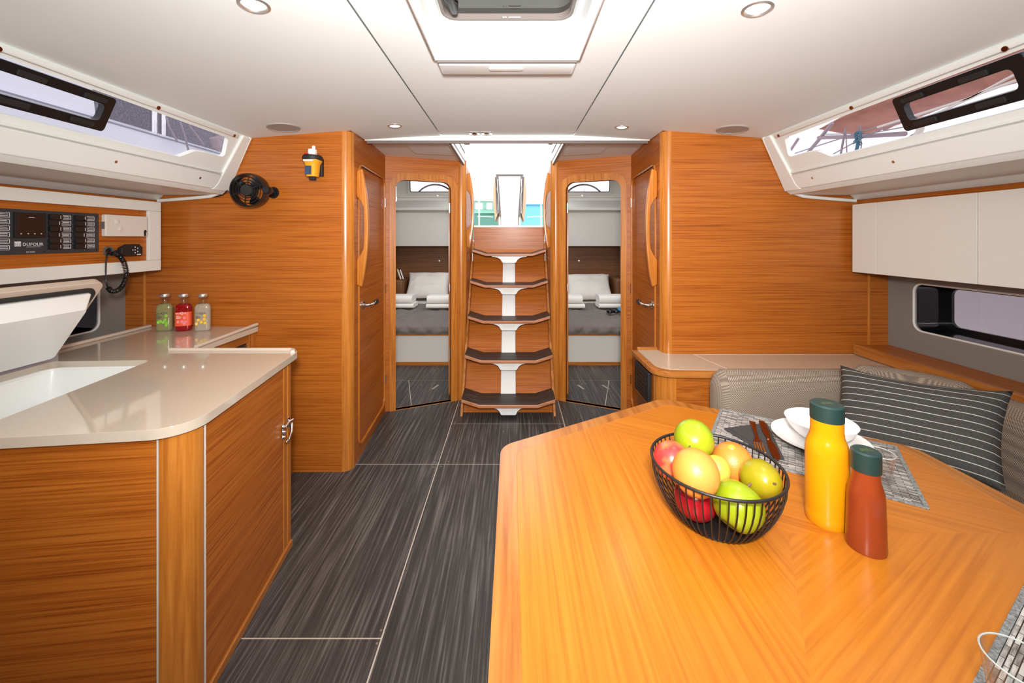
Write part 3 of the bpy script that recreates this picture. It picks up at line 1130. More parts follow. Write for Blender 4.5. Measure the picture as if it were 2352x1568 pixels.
# ================================================================== DECK HATCH IN THE HEADLINER
hat = thing('window_5', 'tinted deck hatch with white roller blind cassette in the headliner', 'hatch', (-0.018, 1.07, 2.0), kind='structure')
bm = nbm()                                          # moulded well going up through the deck
MI = Matrix.Identity(4)
prism(bm, [(HX0 - 0.012, HYa - 0.012), (HX1 + 0.012, HYa - 0.012), (HX1 + 0.012, HYb + 0.012), (HX0 - 0.012, HYb + 0.012)], 2.0, 2.085,
      holes=[rrect(HX0 + 0.012, HX1 - 0.012, HYa + 0.012, HYb - 0.004, 0.03)])
obj('well', bm, 'white_paint', hat)
bm = nbm()
prism(bm, rrect(HX0 - 0.02, HX1 + 0.02, HYa - 0.02, HYb + 0.02, 0.02), 2.085, 2.115,
      holes=[rrect(HX0 + 0.028, HX1 - 0.024, HYa + 0.03, HYb - 0.028, 0.05)])
obj('deck_flange', bm, 'gelcoat', hat, bevel=0.004)
bm = nbm()
prism(bm, rrect(HX0 + 0.02, HX1 - 0.016, HYa + 0.02, HYb - 0.02, 0.05), 2.135, 2.15)
obj('lens', bm, 'hatch_glass', hat)
bm = nbm()
prism(bm, rrect(HX0 + 0.012, HX1 - 0.008, HYa + 0.012, HYb - 0.012, 0.055), 2.116, 2.135,
      holes=[rrect(HX0 + 0.038, HX1 - 0.034, HYa + 0.04, HYb - 0.038, 0.05)])
obj('lens_frame', bm, 'dark_frame', hat)
bm = nbm()
text(bm, 'CE', 0.012, plane((-0.018, HYb - 0.052, 2.1155), (-1, 0, 0), (0, 1, 0)))
box(bm, -0.012, 0.03, HYb - 0.052, HYb - 0.046, 2.1150, 2.1156)
obj('lettering', bm, 'print_white', hat)
bm = nbm()
tube(bm, [(HX0 + 0.085, 1.14, 2.10), (HX0 + 0.072, 1.24, 2.095), (HX0 + 0.075, 1.34, 2.11), (HX0 + 0.075, 1.345, 2.14)], 0.013, 10)
obj('handle', bm, 'black_matt', hat)
bm = nbm()
tube(bm, [(HX0 - 0.01, HYa, 2.0), (HX0 - 0.01, HYb + 0.004, 2.0), (HX1 + 0.01, HYb + 0.004, 2.0), (HX1 + 0.01, HYa, 2.0)], 0.012, 8)
obj('trim_ring', bm, 'white_paint', hat)
bm = nbm()
prism(bm, rrect(HX0 - 0.002, HX1 + 0.002, HYb + 0.020, HYb + 0.115, 0.012), 1.982, 2.0)
cas = obj('blind_cassette', bm, 'white_paint', hat, bevel=0.006, bseg=3)
bm = nbm()
box(bm, HX0 - 0.002, HX1 + 0.002, HYb + 0.008, HYb + 0.019, 1.984, 2.0)
obj('blind_slot', bm, 'dark_frame', hat)
bm = nbm()
prism(bm, rrect(-0.085, 0.04, HYb + 0.045, HYb + 0.066, 0.008), 1.977, 1.983)
obj('blind_pull', bm, 'white_lacquer', cas, bevel=0.002)


# ------------------------------------------------------------------ downlights, speakers, catches on the headliner
def zceil(x):
    a = abs(x - XC)
    if a < 0.42:
        return CZ
    t = (a - 0.4205) / (1.47 - 0.4205)
    return CZ - 0.004 - 0.071 * t ** 1.25


def on_ceiling(px, py):
    z = 1.95
    for _ in range(8):
        p = onz(px, py, z) if False else at(px, py, F * (z - H) / (HY - py))
        z = zceil(p.x)
    return Vector((p.x, p.y, z))


for px, py, lab in ((583, 11, 'round lit downlight with steel rim over the galley worktop'), (1740, 20, 'round lit downlight with steel rim over the table'),
                    (907, 289, 'small lit downlight beside the speaker above the port bulkhead post'), (1428, 292, 'small lit downlight beside the speaker above the starboard bulkhead post')):
    p = on_ceiling(px, py)
    t = thing('downlight', lab, 'ceiling light', (p.x, p.y, p.z - 0.006), group='recessed downlights')
    tilt = Matrix.Rotation(math.atan2(-0.07 * (1 if p.x > 0 else -1), 1.0) * 0.9 if abs(p.x) > 0.5 else 0, 4, 'Y')
    MM = Matrix.Translation(p) @ tilt.inverted()
    bm = nbm()
    lathe(bm, [(0.0265, 0.004), (0.028, -0.001), (0.033, -0.005), (0.040, -0.002), (0.0405, 0.004)], 36, MM, closed=True)
    obj('rim', bm, 'alu', t)
    bm = nbm()
    lathe(bm, [(0.0, -0.0005), (0.0275, -0.0005), (0.0275, 0.004), (0, 0.004)], 32, MM)
    obj('lens', bm, 'lamp_face', t)
    l = bpy.data.lights.new('downlight_beam', 'SPOT')
    l.energy = 7
    l.color = (1.0, 0.86, 0.66)
    l.spot_size = 2.3
    l.spot_blend = 0.9
    l.shadow_soft_size = 0.03
    lo = bpy.data.objects.new('downlight_beam', l)
    C.objects.link(lo)
    lo.parent = t
    lo.location = (0, 0, -0.012)
for px, py, lab in ((651, 292, 'round flush speaker grille above the fan and beacon'), (1682, 296.5, 'round flush speaker grille above the sofa bulkhead')):
    p = on_ceiling(px, py)
    t = thing('ceiling_speaker', lab, 'speaker', (p.x, p.y, p.z - 0.006), group='flush ceiling speakers')
    ang = math.atan(0.075) * (1 if p.x > 0 else -1)
    MM = Matrix.Translation(p) @ Matrix.Rotation(ang, 4, 'Y')
    bm = nbm()
    lathe(bm, [(0.072, 0.003), (0.073, -0.004), (0.077, -0.006), (0.081, -0.003), (0.081, 0.003)], 40, MM, closed=True)
    obj('rim', bm, 'speaker_grille', t)
    bm = nbm()
    lathe(bm, [(0, -0.003), (0.0725, -0.003), (0.0725, 0.003), (0, 0.003)], 40, MM)
    obj('grille', bm, 'speaker_grille', t)
for px, lab in ((1090, 'chrome flush catch on the headliner edge, next to the beam'), (1118, 'polished flush catch beside the other chrome catch on the headliner')):
    p = on_ceiling(px, 305)
    t = thing('headliner_catch', lab, 'catch', (p.x, p.y, p.z - 0.012))  # both fittings are plain catches, no lamp in either
    bm = nbm()
    prism(bm, rrect(p.x - 0.034, p.x + 0.034, p.y - 0.03, p.y + 0.03, 0.008), p.z - 0.008, p.z)
    obj('plate', bm, 'chrome', t, bevel=0.003)
    bm = nbm()
    lathe(bm, [(0, -0.012), (0.014, -0.011), (0.020, -0.008), (0.022, 0)], 20, Matrix.Translation(p))
    obj('button', bm, 'copper' if px < 1100 else 'chrome', t)

# ================================================================== GALLEY
GA = math.radians(7.0)
GO = Vector((-0.873, 1.074, 0))
WT = 0.84                                         # worktop height
gal = thing('galley_cabinet', 'teak galley unit with rounded corner and a latched door under the beige worktop', 'cabinet', GO, GA)
r = 0.070
bm = nbm()
box(bm, -1.33, -0.088, 0.022, 0.05, 0.02, WT - 0.0285)
obj('front_panel', bm, 'teak_x', gal, world=False, bevel=0.001)
bm = nbm()
pts = [(-0.082 + r * math.sin(PI / 2 * i / 12), 0.092 - r * math.cos(PI / 2 * i / 12)) for i in range(13)]
pin = [(-0.082 + (r - 0.03) * math.sin(PI / 2 * i / 12), 0.092 - (r - 0.03) * math.cos(PI / 2 * i / 12)) for i in range(13)]
prism(bm, pts + list(reversed(pin)), 0.02, WT - 0.0285)
obj('corner_post', bm, 'teak_solid_z', gal, world=False, smooth=60)
for (x, y) in ((-0.085, 0.0205), (-0.0105, 0.095)):
    bm = nbm()
    cyl(bm, (x, y + 0.001, 0.02), (x, y + 0.001, WT - 0.029), 0.0028, 8)
    obj('inlay_line', bm, 'inlay', gal, world=False)
bm = nbm()
box(bm, -0.036, -0.012, 0.098, 0.612, 0.035, WT - 0.033)
dr = obj('door', bm, 'teak_y', gal, world=False, bevel=0.002)
bm = nbm()
box(bm, -0.036, -0.012, 0.616, 0.690, 0.03, WT - 0.0285)
obj('end_stile', bm, 'teak_z', gal, world=False, bevel=0.003)
for y in (0.6145, 0.655):
    bm = nbm()
    cyl(bm, (-0.012, y, 0.035), (-0.012, y, WT - 0.033), 0.0028, 8)
    obj('inlay_line', bm, 'teak_solid_z', gal, world=False)
bm = nbm()
box(bm, -0.042, -0.004, 0.095, 0.690, 0.0, 0.03)
obj('plinth', bm, 'teak_edge_y', gal, world=False, bevel=0.004)
bm = nbm()
box(bm, -1.33, -0.082, 0.026, 0.05, 0.0, 0.02)
obj('plinth', bm, 'teak_edge_x', gal, world=False)
bm = nbm()
box(bm, -0.46, -0.036, 0.66, 0.69, 0.0, WT - 0.0285)
obj('back_panel', bm, 'teak_x', gal, world=False)
# chrome over-centre latch on the door edge
bm = nbm()
box(bm, -0.012, -0.006, 0.588, 0.611, 0.51, 0.575)
lt = obj('latch_plate', bm, 'chrome', dr, world=False, bevel=0.002)
bm = nbm()
for z in (0.52, 0.542, 0.565):
    cyl(bm, (-0.008, 0.60, z), (0.003, 0.60, z), 0.006, 10)
tube(bm, [(0.0, 0.602, 0.56), (0.009, 0.62, 0.575), (0.011, 0.648, 0.57)], 0.006, 8)
tube(bm, [(0.002, 0.628, 0.59), (0.004, 0.629, 0.56), (0.006, 0.632, 0.54)], 0.006, 8)
tube(bm, [(0.009, 0.648, 0.558), (0.012, 0.636, 0.526), (0.011, 0.608, 0.505), (0.008, 0.59, 0.50)], 0.0055, 8)
obj('latch_bolt', bm, 'chrome', gal, world=False)

# hull-side run of the galley with the oven
run = thing('galley_side_cabinet', 'teak galley unit along the hull below the bottles, beside the bulkhead', 'cabinet', (-1.48, 2.0, 0))
bm = nbm()
box(bm, -1.492, -1.474, 2.245, 2.306, 0.02, WT - 0.0285)
obj('stile', bm, 'teak_z', run, bevel=0.002)
bm = nbm()
box(bm, -1.492, -1.474, 1.83, 2.245, WT - 0.075, WT - 0.0285)
obj('rail', bm, 'teak_edge_y', run, bevel=0.002)
bm = nbm()
box(bm, -1.492, -1.474, 1.83, 2.245, 0.0, 0.40)
obj('lower_panel', bm, 'teak_y', run, bevel=0.002)
bm = nbm()
box(bm, -2.08, -1.50, 2.28, 2.306, 0.0, WT - 0.0285)
obj('side_panel', bm, 'teak_x', run)
ov = thing('oven', 'brown glass fronted oven under the side worktop', 'oven', (-1.48, 2.03, 0.405))
bm = nbm()
box(bm, -1.52, -1.484, 1.86, 2.236, 0.405, WT - 0.078)
obj('body', bm, 'black_matt', ov)
bm = nbm()
box(bm, -1.484, -1.476, 1.87, 2.220, 0.43, WT - 0.088)
obj('glass_door', bm, 'oven_brown', ov, bevel=0.002)
bm = nbm()
box(bm, -1.484, -1.474, 2.221, 2.228, 0.43, WT - 0.085)
obj('steel_edge', bm, 'steel', ov)
bm = nbm()
tube(bm, [(-1.476, 1.95, 0.70), (-1.455, 1.95, 0.70), (-1.455, 1.95, 0.735), (-1.455, 2.05, 0.735), (-1.455, 2.05, 0.70), (-1.476, 2.05, 0.70)], 0.004, 6)
obj('handle', bm, 'steel', ov)

# worktop with the fridge opening
e1 = Vector((math.cos(GA), math.sin(GA)))
wl = GO.xy - e1 * 1.35
wpoly = [(wl.x, wl.y), (GO.x, GO.y), (-0.964, 1.822), (-1.462, 1.822), (-1.462, 2.306), (-2.10, 2.306), (-2.20, 1.5)]
hole = roundpoly([(-1.504, 1.672), (-1.895, 1.655), (-1.895, 1.07), (-1.435, 1.095)], [0.03, 0.02, 0.03, 0.03])
bm = nbm()
prism(bm, roundpoly(wpoly, [0, 0.10, 0.045, 0.02, 0, 0, 0], 9), WT - 0.028, WT, holes=[hole])
top = tag(obj('worktop', bm, 'worktop_beige', bevel=0.003), 'glossy beige L-shaped galley worktop with an open cool box hole', 'worktop')
bm = nbm()
fpts = [(-1.545, 1.812), (-1.0, 1.812), (-0.980, 1.800), (-0.972, 1.775)]
tube(bm, [(x, y, WT + 0.004) for x, y in fpts], 0.009, 8)
obj('fiddle', bm, 'fiddle_beige', top)
bm = nbm()
tube(bm, [(-1.468, 1.86, WT + 0.003), (-1.468, 2.10, WT + 0.008), (-1.468, 2.304, WT + 0.012)], 0.010, 8)
obj('fiddle', bm, 'worktop_beige', top)
bm = nbm()
box(bm, -2.078, -2.058, 1.60, 2.29, WT, WT + 0.016)
obj('fiddle', bm, 'fiddle_beige', top, bevel=0.005)
# cool box
cb = thing('cool_box', 'white cool box sunk in the worktop with its beige lid raised', 'cool box', (-1.68, 1.37, 0.43))
hb = roundpoly([(-1.51, 1.668), (-1.892, 1.651), (-1.892, 1.075), (-1.442, 1.10)], [0.06] * 4, 6)
hb2 = roundpoly([(-1.56, 1.61), (-1.86, 1.60), (-1.86, 1.12), (-1.50, 1.14)], [0.06] * 4, 6)
bm = nbm()
lo_ = [bm.verts.new((x, y, 0.50)) for x, y in hb2]
hi_ = [bm.verts.new((x, y, WT - 0.034)) for x, y in hb]
n_ = len(hb)
for i in range(n_):
    bm.faces.new((lo_[i], lo_[(i + 1) % n_], hi_[(i + 1) % n_], hi_[i]))
bm.faces.new(lo_)
bmesh.ops.recalc_face_normals(bm, faces=bm.faces)
bmesh.ops.solidify(bm, geom=bm.faces[:], thickness=0.008)
obj('liner', bm, 'fridge_white', cb, smooth=50)
bm = nbm()
tube(bm, [(x, y, WT - 0.030) for x, y in hb], 0.008, 8, closed=True)
obj('rim', bm, 'fridge_white', cb)
bm = nbm()
tube(bm, [(-1.845, 1.15, 0.60), (-1.845, 1.57, 0.60), (-1.82, 1.595, 0.60), (-1.58, 1.60, 0.60)], 0.012, 8)
obj('basket_rail', bm, 'cooler_lining', cb)
bm = nbm()
box(bm, -1.86, -1.57, 1.13, 1.60, 0.508, 0.56)
obj('floor_tray', bm, 'cooler_lining', cb, bevel=0.02)
bm = nbm()
for i, wdt in enumerate((0.06, 0.07, 0.05)):
    Mt = plane((-1.60 + 0.0, 1.645, 0.785 - 0.012 * i), (1, 0, 0), (0, 0, 1))
    box(bm, 0, wdt, -0.0015, 0.0015, -0.0004, 0.0006, Mt)
obj('printed_note', bm, 'black_matt', cb)
bm = nbm()
cyl(bm, (-1.66, 1.627, 0.62), (-1.66, 1.615, 0.62), 0.006, 10)
obj('drain_screw', bm, 'steel', cb)
# raised lid, hinged on the hull side
LV = Vector((0.569, 0, 0.822))
Ml = plane((-1.905, 0, WT + 0.006), (0, 1, 0), LV)  # +w = underside
bm = nbm()
prism(bm, rrect(1.07, 1.662, 0.0, 0.392, 0.035), -0.028, 0.0, Ml)
lid = obj('lid', bm, 'fiddle_beige', cb, bevel=0.003)
bm = nbm()
tube(bm, [Ml @ Vector((p[0], p[1], 0.003)) for p in rrect(1.10, 1.632, 0.028, 0.360, 0.03)], 0.0095, 8, closed=True)
obj('gasket', bm, 'rubber', lid)
bm = nbm()
pl0 = rrect(1.112, 1.62, 0.04, 0.348, 0.012, 3)
pl1 = rrect(1.15, 1.582, 0.078, 0.312, 0.012, 3)
a_ = [bm.verts.new(Ml @ Vector((p[0], p[1], 0.0))) for p in pl0]
b_ = [bm.verts.new(Ml @ Vector((p[0], p[1], 0.012))) for p in pl0]
c_ = [bm.verts.new(Ml @ Vector((p[0], p[1], 0.062))) for p in pl1]
n_ = len(pl0)
for q0, q1 in ((a_, b_), (b_, c_)):
    for i in range(n_):
        bm.faces.new((q0[i], q0[(i + 1) % n_], q1[(i + 1) % n_], q1[i]))
bm.faces.new(c_)
bm.faces.new(a_)
obj('insulation_plug', bm, 'fridge_white', lid, smooth=15)


# ------------------------------------------------------------------ three flask bottles
def flask(x, liquid, lab, cap='alu'):
    z0 = WT
    t = thing('drink_bottle', lab, 'bottle', (x, 2.20, z0), 0.0, 'flask bottles on the galley worktop')
    MM = Matrix.Translation((x, 2.20, z0)) @ Matrix.Rotation(math.radians(20), 4, 'Z')
    MS = MM @ Matrix.Diagonal((0.84, 0.84, 1, 1))
    prof = [(0.0, 0.0), (0.034, 0.0), (0.0415, 0.004), (0.043, 0.012), (0.0435, 0.118), (0.0425, 0.132), (0.037, 0.143), (0.026, 0.150), (0.0, 0.150)]
    bm = nbm()
    lathe(bm, prof, 40, MS, ell=(1.0, 0.62), sq=3.2)
    obj('body', bm, liquid, t)
    bm = nbm()
    lathe(bm, [(0.020, 0.148), (0.0165, 0.156), (0.0165, 0.188), (0.0, 0.188)], 24, MM)
    obj('neck', bm, 'clear_glass', t)
    bm = nbm()
    lathe(bm, [(0.0, 0.186), (0.0205, 0.186), (0.022, 0.189), (0.022, 0.199), (0.020, 0.203), (0.0, 0.203)], 28, MM)
    obj('cap', bm, cap, t, smooth=30)
    return t, MS


def dots(t, MM, spots, r, m):
    for (dx, dz) in spots:
        bm = nbm()
        an0 = 0.0
        lathe(bm, [(0, 0), (r, 0), (r, 0.0006), (0, 0.0006)], 14, MM @ Matrix.Translation((dx, -0.0272 * (1 - (min(abs(dx), 0.04) / 0.0435) ** 3.2) ** 0.3125, dz)) @ Matrix.Rotation(-0.9 * (dx / 0.0435) ** 3, 4, 'Z') @ Matrix.Rotation(PI / 2, 4, 'X'))
        obj('print_spot', bm, m, t)


for px, liq, lab, spots, pm in ((378.5, 'liquid_green', 'pale green drink bottle with lime spots and silver cap', [(0.018, 0.085), (0.012, 0.062), (0.02, 0.045), (0.003, 0.05), (-0.012, 0.056), (-0.024, 0.052), (0.018, 0.034)], 'print_green'),
                                (422, 'liquid_red', 'red drink bottle with orange-red label and silver cap', [(0.013, 0.074), (0.0, 0.054), (0.018, 0.052), (-0.02, 0.054), (0.012, 0.042)], 'print_pink'),
                                (466, 'liquid_clear', 'cloudy clear drink bottle with yellow spots and silver cap', [(0.018, 0.086), (0.016, 0.066), (0.02, 0.046), (0.0, 0.052), (-0.016, 0.064), (-0.025, 0.044)], 'print_yellow')):
    x = (px - CX) / F * 2.20
    t, MM = flask(x, liq, lab)
    ty = -0.0278
    tm = 'print_dark'
    if liq == 'liquid_red':
        bm = nbm()
        lathe(bm, [(0.0442, 0.030), (0.0443, 0.105)], 40, MM, ell=(1.0, 0.625), sq=3.2)
        obj('label', bm, 'label_red', t)
        tm = 'print_white'
        ty -= 0.0006
    dots(t, MM @ Matrix.Translation((0, -0.0007, 0)), spots, 0.0085, pm)
    bm = nbm()
    for txt, size, dx, dz in (('ROZTI', 0.010, -0.033, 0.096), ('Q', 0.019, -0.009, 0.094), ('UA', 0.013, 0.006, 0.096)):
        text(bm, txt, size, MM @ plane((dx, ty, dz), (1, 0, 0), (0, 0, 1)))
    for i, wdt in enumerate((0.014, 0.026, 0.022)):
        box(bm, -0.030, -0.030 + wdt, ty - 0.0004, ty, 0.084 - i * 0.006, 0.0865 - i * 0.006, MM)
    obj('lettering', bm, tm, t)

# ================================================================== INSTRUMENT LOCKER AND ELECTRICS (port side)
LX = -1.94
loc_ = thing('instrument_locker', 'wall locker with white frame around a teak switchboard panel', 'cabinet', (LX, 1.4, 1.165))
Mi = plane((LX, 0, 0), (0, 1, 0), (0, 0, 1))      # +w inboard (+x)
Y0, Y1, ZA, ZB = 0.7, 2.214, 1.172, 1.546
bm = nbm()
prism(bm, [(Y0, ZB - 0.052), (Y1, ZB - 0.052), (Y1, ZB), (Y0, ZB)], -0.02, 0.0, Mi)
obj('top_rail', bm, 'white_lacquer', loc_, bevel=0.002)
bm = nbm()
prism(bm, [(Y0, ZA), (Y1, ZA), (Y1, ZA + 0.058), (Y0, ZA + 0.058)], -0.02, 0.0, Mi)
obj('bottom_rail', bm, 'white_lacquer', loc_, bevel=0.002)
bm = nbm()
prism(bm, [(Y1 - 0.072, ZA + 0.058), (Y1, ZA + 0.058), (Y1, ZB - 0.052), (Y1 - 0.072, ZB - 0.052)], -0.02, 0.0, Mi)
obj('stile', bm, 'white_lacquer', loc_, bevel=0.002)
bm = nbm()
prism(bm, [(Y0, ZA + 0.05), (2.10, ZA + 0.05), (2.10, ZB - 0.05), (Y0, ZB - 0.05)], -0.03, -0.014, Mi)
obj('switchboard_panel', bm, 'teak_y', loc_)
bm = nbm()
prism(bm, [(2.103, ZA + 0.05), (2.16, ZA + 0.05), (2.16, ZB - 0.05), (2.103, ZB - 0.05)], -0.03, -0.015, Mi)
obj('end_filler', bm, 'teak_y', loc_)
bm = nbm()
x0 = sx(-1, 2.02)
box(bm, x0, LX - 0.03, Y0, Y1, ZA, ZA + 0.012)
obj('bottom_board', bm, 'teak_y', loc_)
bm = nbm()
box(bm, x0, LX - 0.03, Y0, Y1, ZB - 0.012, ZB)
obj('top_board', bm, 'teak_y', loc_)
bm = nbm()
box(bm, x0, LX - 0.03, Y1 - 0.02, Y1, ZA, ZB)
obj('end_board', bm, 'white_lacquer', loc_)

EX = LX - 0.014


def e(px, py):
    p = onx(px, py, EX)
    return p.y, p.z


Me = plane((EX, 0, 0), (0, 1, 0), (0, 0, 1))
ep = thing('electrical_panel', 'dark grey 12 volt switch panel with screen and two rows of breakers', 'switch panel', (EX, 1.5, 1.285))
bm = nbm()
y1 = e(224, 535)[0]
prism(bm, rrect(0.95, y1, 1.284, 1.463, 0.003), 0.0, 0.006, Me)
obj('face_plate', bm, 'panel_grey', ep, bevel=0.001)
ya, yb = e(26, 510)[0], e(99, 510)[0]
bm = nbm()
prism(bm, rrect(ya, yb, e(60, 546)[1], e(60, 489)[1], 0.003), 0.006, 0.014, Me)
scn_o = obj('display_bezel', bm, 'black_plastic', ep, bevel=0.002)
bm = nbm()
prism(bm, rrect(ya + 0.012, yb - 0.012, e(60, 541)[1], e(60, 494)[1], 0.002), 0.0142, 0.0148, Me)
obj('display', bm, 'screen', scn_o)
bm = nbm()
for px in (40, 56.5, 71.5, 86.5):
    yy, zz = e(px, 536.5)
    prism(bm, rrect(yy - 0.0025, yy + 0.0025, zz - 0.0016, zz + 0.0016, 0.0008), 0.0148, 0.0151, Me)
yy, zz = e(64, 499)
prism(bm, rrect(yy - 0.010, yy + 0.010, zz - 0.0008, zz + 0.0008, 0.0003), 0.0148, 0.0151, Me)
obj('display_symbols', bm, 'print_white', scn_o)


def rows(px):
    """row centres of the six breakers at one column of the photo"""
    zt, zb_ = e(px, 501)[1], e(px, 568)[1]
    return [1.4385 - i * 0.0253 for i in range(6)]


for (pa, pb, la, lb) in ((106, 136, 139, 159.5), (165, 192, 196, 213.5)):
    ya, yb, yc, yd = e(pa, 540)[0], e(pb, 540)[0], e(la, 540)[0], e(lb, 540)[0]
    for i, zc in enumerate(rows(pa)):
        off = (i in (1, 3)) if pa < 150 else (i == 3)
        bm = nbm()
        prism(bm, [(ya, zc - 0.0115), (yb, zc - 0.0115), (yb, zc + 0.0115), (ya, zc + 0.0115)], 0.006, 0.012 if off else 0.017, Me)
        bk = obj('breaker', bm, 'black_plastic', ep, bevel=0.003)
        bm = nbm()
        box(bm, yb - 0.010, yb - 0.008, zc - 0.007, zc + 0.007, 0.012 if off else 0.017, 0.0126 if off else 0.0176, Me)
        obj('mark', bm, 'print_white', bk)
        bm = nbm()
        y_in = yc - (0.006 if off else 0.0)
        prism(bm, rrect(y_in, yd, zc - 0.0095, zc + 0.0095, 0.002), 0.006, 0.0066, Me, holes=[rrect(y_in + 0.0016, yd - 0.0016, zc - 0.008, zc + 0.008, 0.0012)])
        wl_ = yd - y_in
        for j in (-1, 1):
            f = 0.62 + 0.2 * random.random()
            box(bm, y_in + wl_ * (1 - f) / 2, y_in + wl_ * (1 + f) / 2, zc + j * 0.0033 - 0.0011, zc + j * 0.0033 + 0.0011, 0.006, 0.0065, Me)
        obj('switch_label', bm, 'print_white', ep)
for i in range(6):                                 # last label column, cut by the frame
    zc = rows(0)[i]
    bm = nbm()
    yd = e(18.5, 530)[0]
    y_in = yd - 0.045
    prism(bm, rrect(y_in, yd, zc - 0.0095, zc + 0.0095, 0.002), 0.006, 0.0066, Me, holes=[rrect(y_in + 0.0016, yd - 0.0016, zc - 0.008, zc + 0.008, 0.0012)])
    for j in (-1, 1):
        box(bm, y_in + 0.006, yd - 0.005 - 0.004 * random.random(), zc + j * 0.0033 - 0.0011, zc + j * 0.0033 + 0.0011, 0.006, 0.0065, Me)
    obj('switch_label', bm, 'print_white', ep)
bm = nbm()
yl, zl = e(48, 564.5)
text(bm, 'DUFOUR', 0.0175, plane((EX + 0.0062, yl, zl), (0, 1, 0), (0, 0, 1)))
bx0, bz0 = e(55, 0)[0], e(60, 565.5)[1]
box(bm, yl + 0.012, yl + 0.062, zl - 0.0052, zl - 0.0042, 0.006, 0.0064, Me)
y12, z12 = e(56, 580.5)
text(bm, '12 V DC', 0.0085, plane((EX + 0.0062, y12, z12), (0, 1, 0), (0, 0, 1)))
obj('lettering', bm, 'print_white', ep)
bm = nbm()
ya, za = e(29.5, 566)
yb, zb = e(44.5, 554.5)
prism(bm, rrect(ya, yb, za, zb, 0.002), 0.006, 0.0066, Me)
lg = obj('logo_tile', bm, 'print_white', ep)
bm = nbm()
ym = (ya + yb) / 2
zh = zb - za
for q in ((0, 0.05, 0, 0.85), (-0.004, 0.10, -0.011, 0.42), (0.004, 0.10, 0.011, 0.42), (-0.003, 0.38, -0.011, 0.70), (0.003, 0.38, 0.011, 0.70)):
    tube(bm, [Me @ Vector((ym + q[0], za + q[1] * zh, 0.0067)), Me @ Vector((ym + q[2], za + q[3] * zh, 0.0067))], 0.0008, 4)
obj('logo_lines', bm, 'panel_grey', lg)
for px, py in ((98, 490), (98, 578), (219.5, 496), (219, 573.5)):
    yy, zz = e(px, py)
    bm = nbm()
    cyl(bm, Me @ Vector((yy, zz, 0.005)), Me @ Vector((yy, zz, 0.0075)), 0.003, 8)
    obj('screw', bm, 'black_matt', ep)

cbx = thing('control_box', 'cream gas alarm control box with two round buttons beside the switch panel', 'control box', (EX, 2.0, 1.36))
ya, yb = e(232, 515)[0], e(330, 515)[0]
za, zb = 1.357, 1.462
bm = nbm()
prism(bm, rrect(ya, yb, za, zb, 0.006), 0.0, 0.022, Me)
obj('case', bm, 'box_cream', cbx, bevel=0.004)
for fy, fz, fr_ in ((0.25, 0.68, 0.013), (0.33, 0.34, 0.011)):
    bm = nbm()
    lathe(bm, [(0, 0.0), (fr_, 0.0), (fr_, 0.0025), (fr_ - 0.003, 0.004), (0, 0.004)], 20, Me @ Matrix.Translation((ya + (yb - ya) * fy, za + (zb - za) * fz, 0.0215)))
    obj('button', bm, 'box_cream', cbx)
bm = nbm()
yk = ya + (yb - ya) * 0.93
prism(bm, roundpoly([(yk - 0.006, za + 0.002), (yk + 0.003, za + 0.002), (yk + 0.004, za + 0.018), (yk + 0.008, za + 0.028), (yk, za + 0.036), (yk - 0.008, za + 0.028)], 0.003), 0.022, 0.024, Me)
obj('key_slot', bm, 'black_plastic', cbx)
bm = nbm()
box(bm, ya - 0.003, ya + 0.002, za + 0.035, za + 0.07, 0.0, 0.018, Me)
obj('side_tab', bm, 'dark_frame', cbx)

# windlass remote and coil cord
gy, gz = e(248, 577)
gr = thing('cable_grommet', 'round grey cable grommet in the teak panel below the cream box', 'grommet', (EX, gy, gz - 0.024))
Mg = Me @ Matrix.Translation((gy, gz, 0))
bm = nbm()
lathe(bm, [(0.016, 0.0), (0.017, 0.006), (0.023, 0.006), (0.024, 0.0)], 24, Mg, closed=True)
obj('ring', bm, 'grommet', gr)
bm = nbm()
lathe(bm, [(0, 0.0), (0.0165, 0.0), (0.0165, 0.0012), (0, 0.0012)], 24, Mg)
obj('hole', bm, 'black_matt', gr)
for q, m_ in (((0.002, -0.004), 'cable_red'), ((0.004, 0.004), 'copper')):
    bm = nbm()
    tube(bm, [Mg @ Vector((-0.010, q[1], 0.002)), Mg @ Vector((q[0], q[1] - 0.001, 0.006)), Mg @ Vector((0.008, q[1] - 0.008, 0.006))], 0.002, 6)
    obj('wire', bm, m_, gr)
rc = thing('windlass_remote', 'black handheld windlass remote with arrow keys clipped to the teak panel', 'remote control', (EX, 2.05, 1.25))
ra, rb = e(263, 575), e(312, 575)
zc = e(288, 574)[1]
bm = nbm()
prism(bm, roundpoly([(ra[0], zc - 0.018), (ra[0] + 0.03, zc - 0.030), (rb[0] - 0.004, zc - 0.030), (rb[0], zc - 0.018), (rb[0], zc + 0.015), (rb[0] - 0.018, zc + 0.030), (ra[0] + 0.035, zc + 0.030), (ra[0], zc + 0.012)], 0.006), 0.012, 0.036, Me)
obj('body', bm, 'black_matt', rc, bevel=0.004)
bm = nbm()
prism(bm, rrect(ra[0] + 0.02, rb[0] - 0.03, zc - 0.01, zc + 0.01, 0.004), 0.0, 0.013, Me)
obj('clip', bm, 'black_matt', rc)
kx = ra[0] + (rb[0] - ra[0]) * 0.62
for dy, dz in ((0, 0.014), (0, 0), (0, -0.014), (0.014, 0.008), (0.014, -0.008), (-0.012, 0.0)):
    bm = nbm()
    cyl(bm, Me @ Vector((kx + dy, zc + dz, 0.035)), Me @ Vector((kx + dy, zc + dz, 0.0368)), 0.003, 8)
    obj('key', bm, 'print_white', rc)
bm = nbm()
box(bm, rb[0] - 0.032, rb[0] - 0.010, zc - 0.0255, zc - 0.021, 0.0355, 0.0365, Me)
obj('maker_mark', bm, 'print_white', rc)
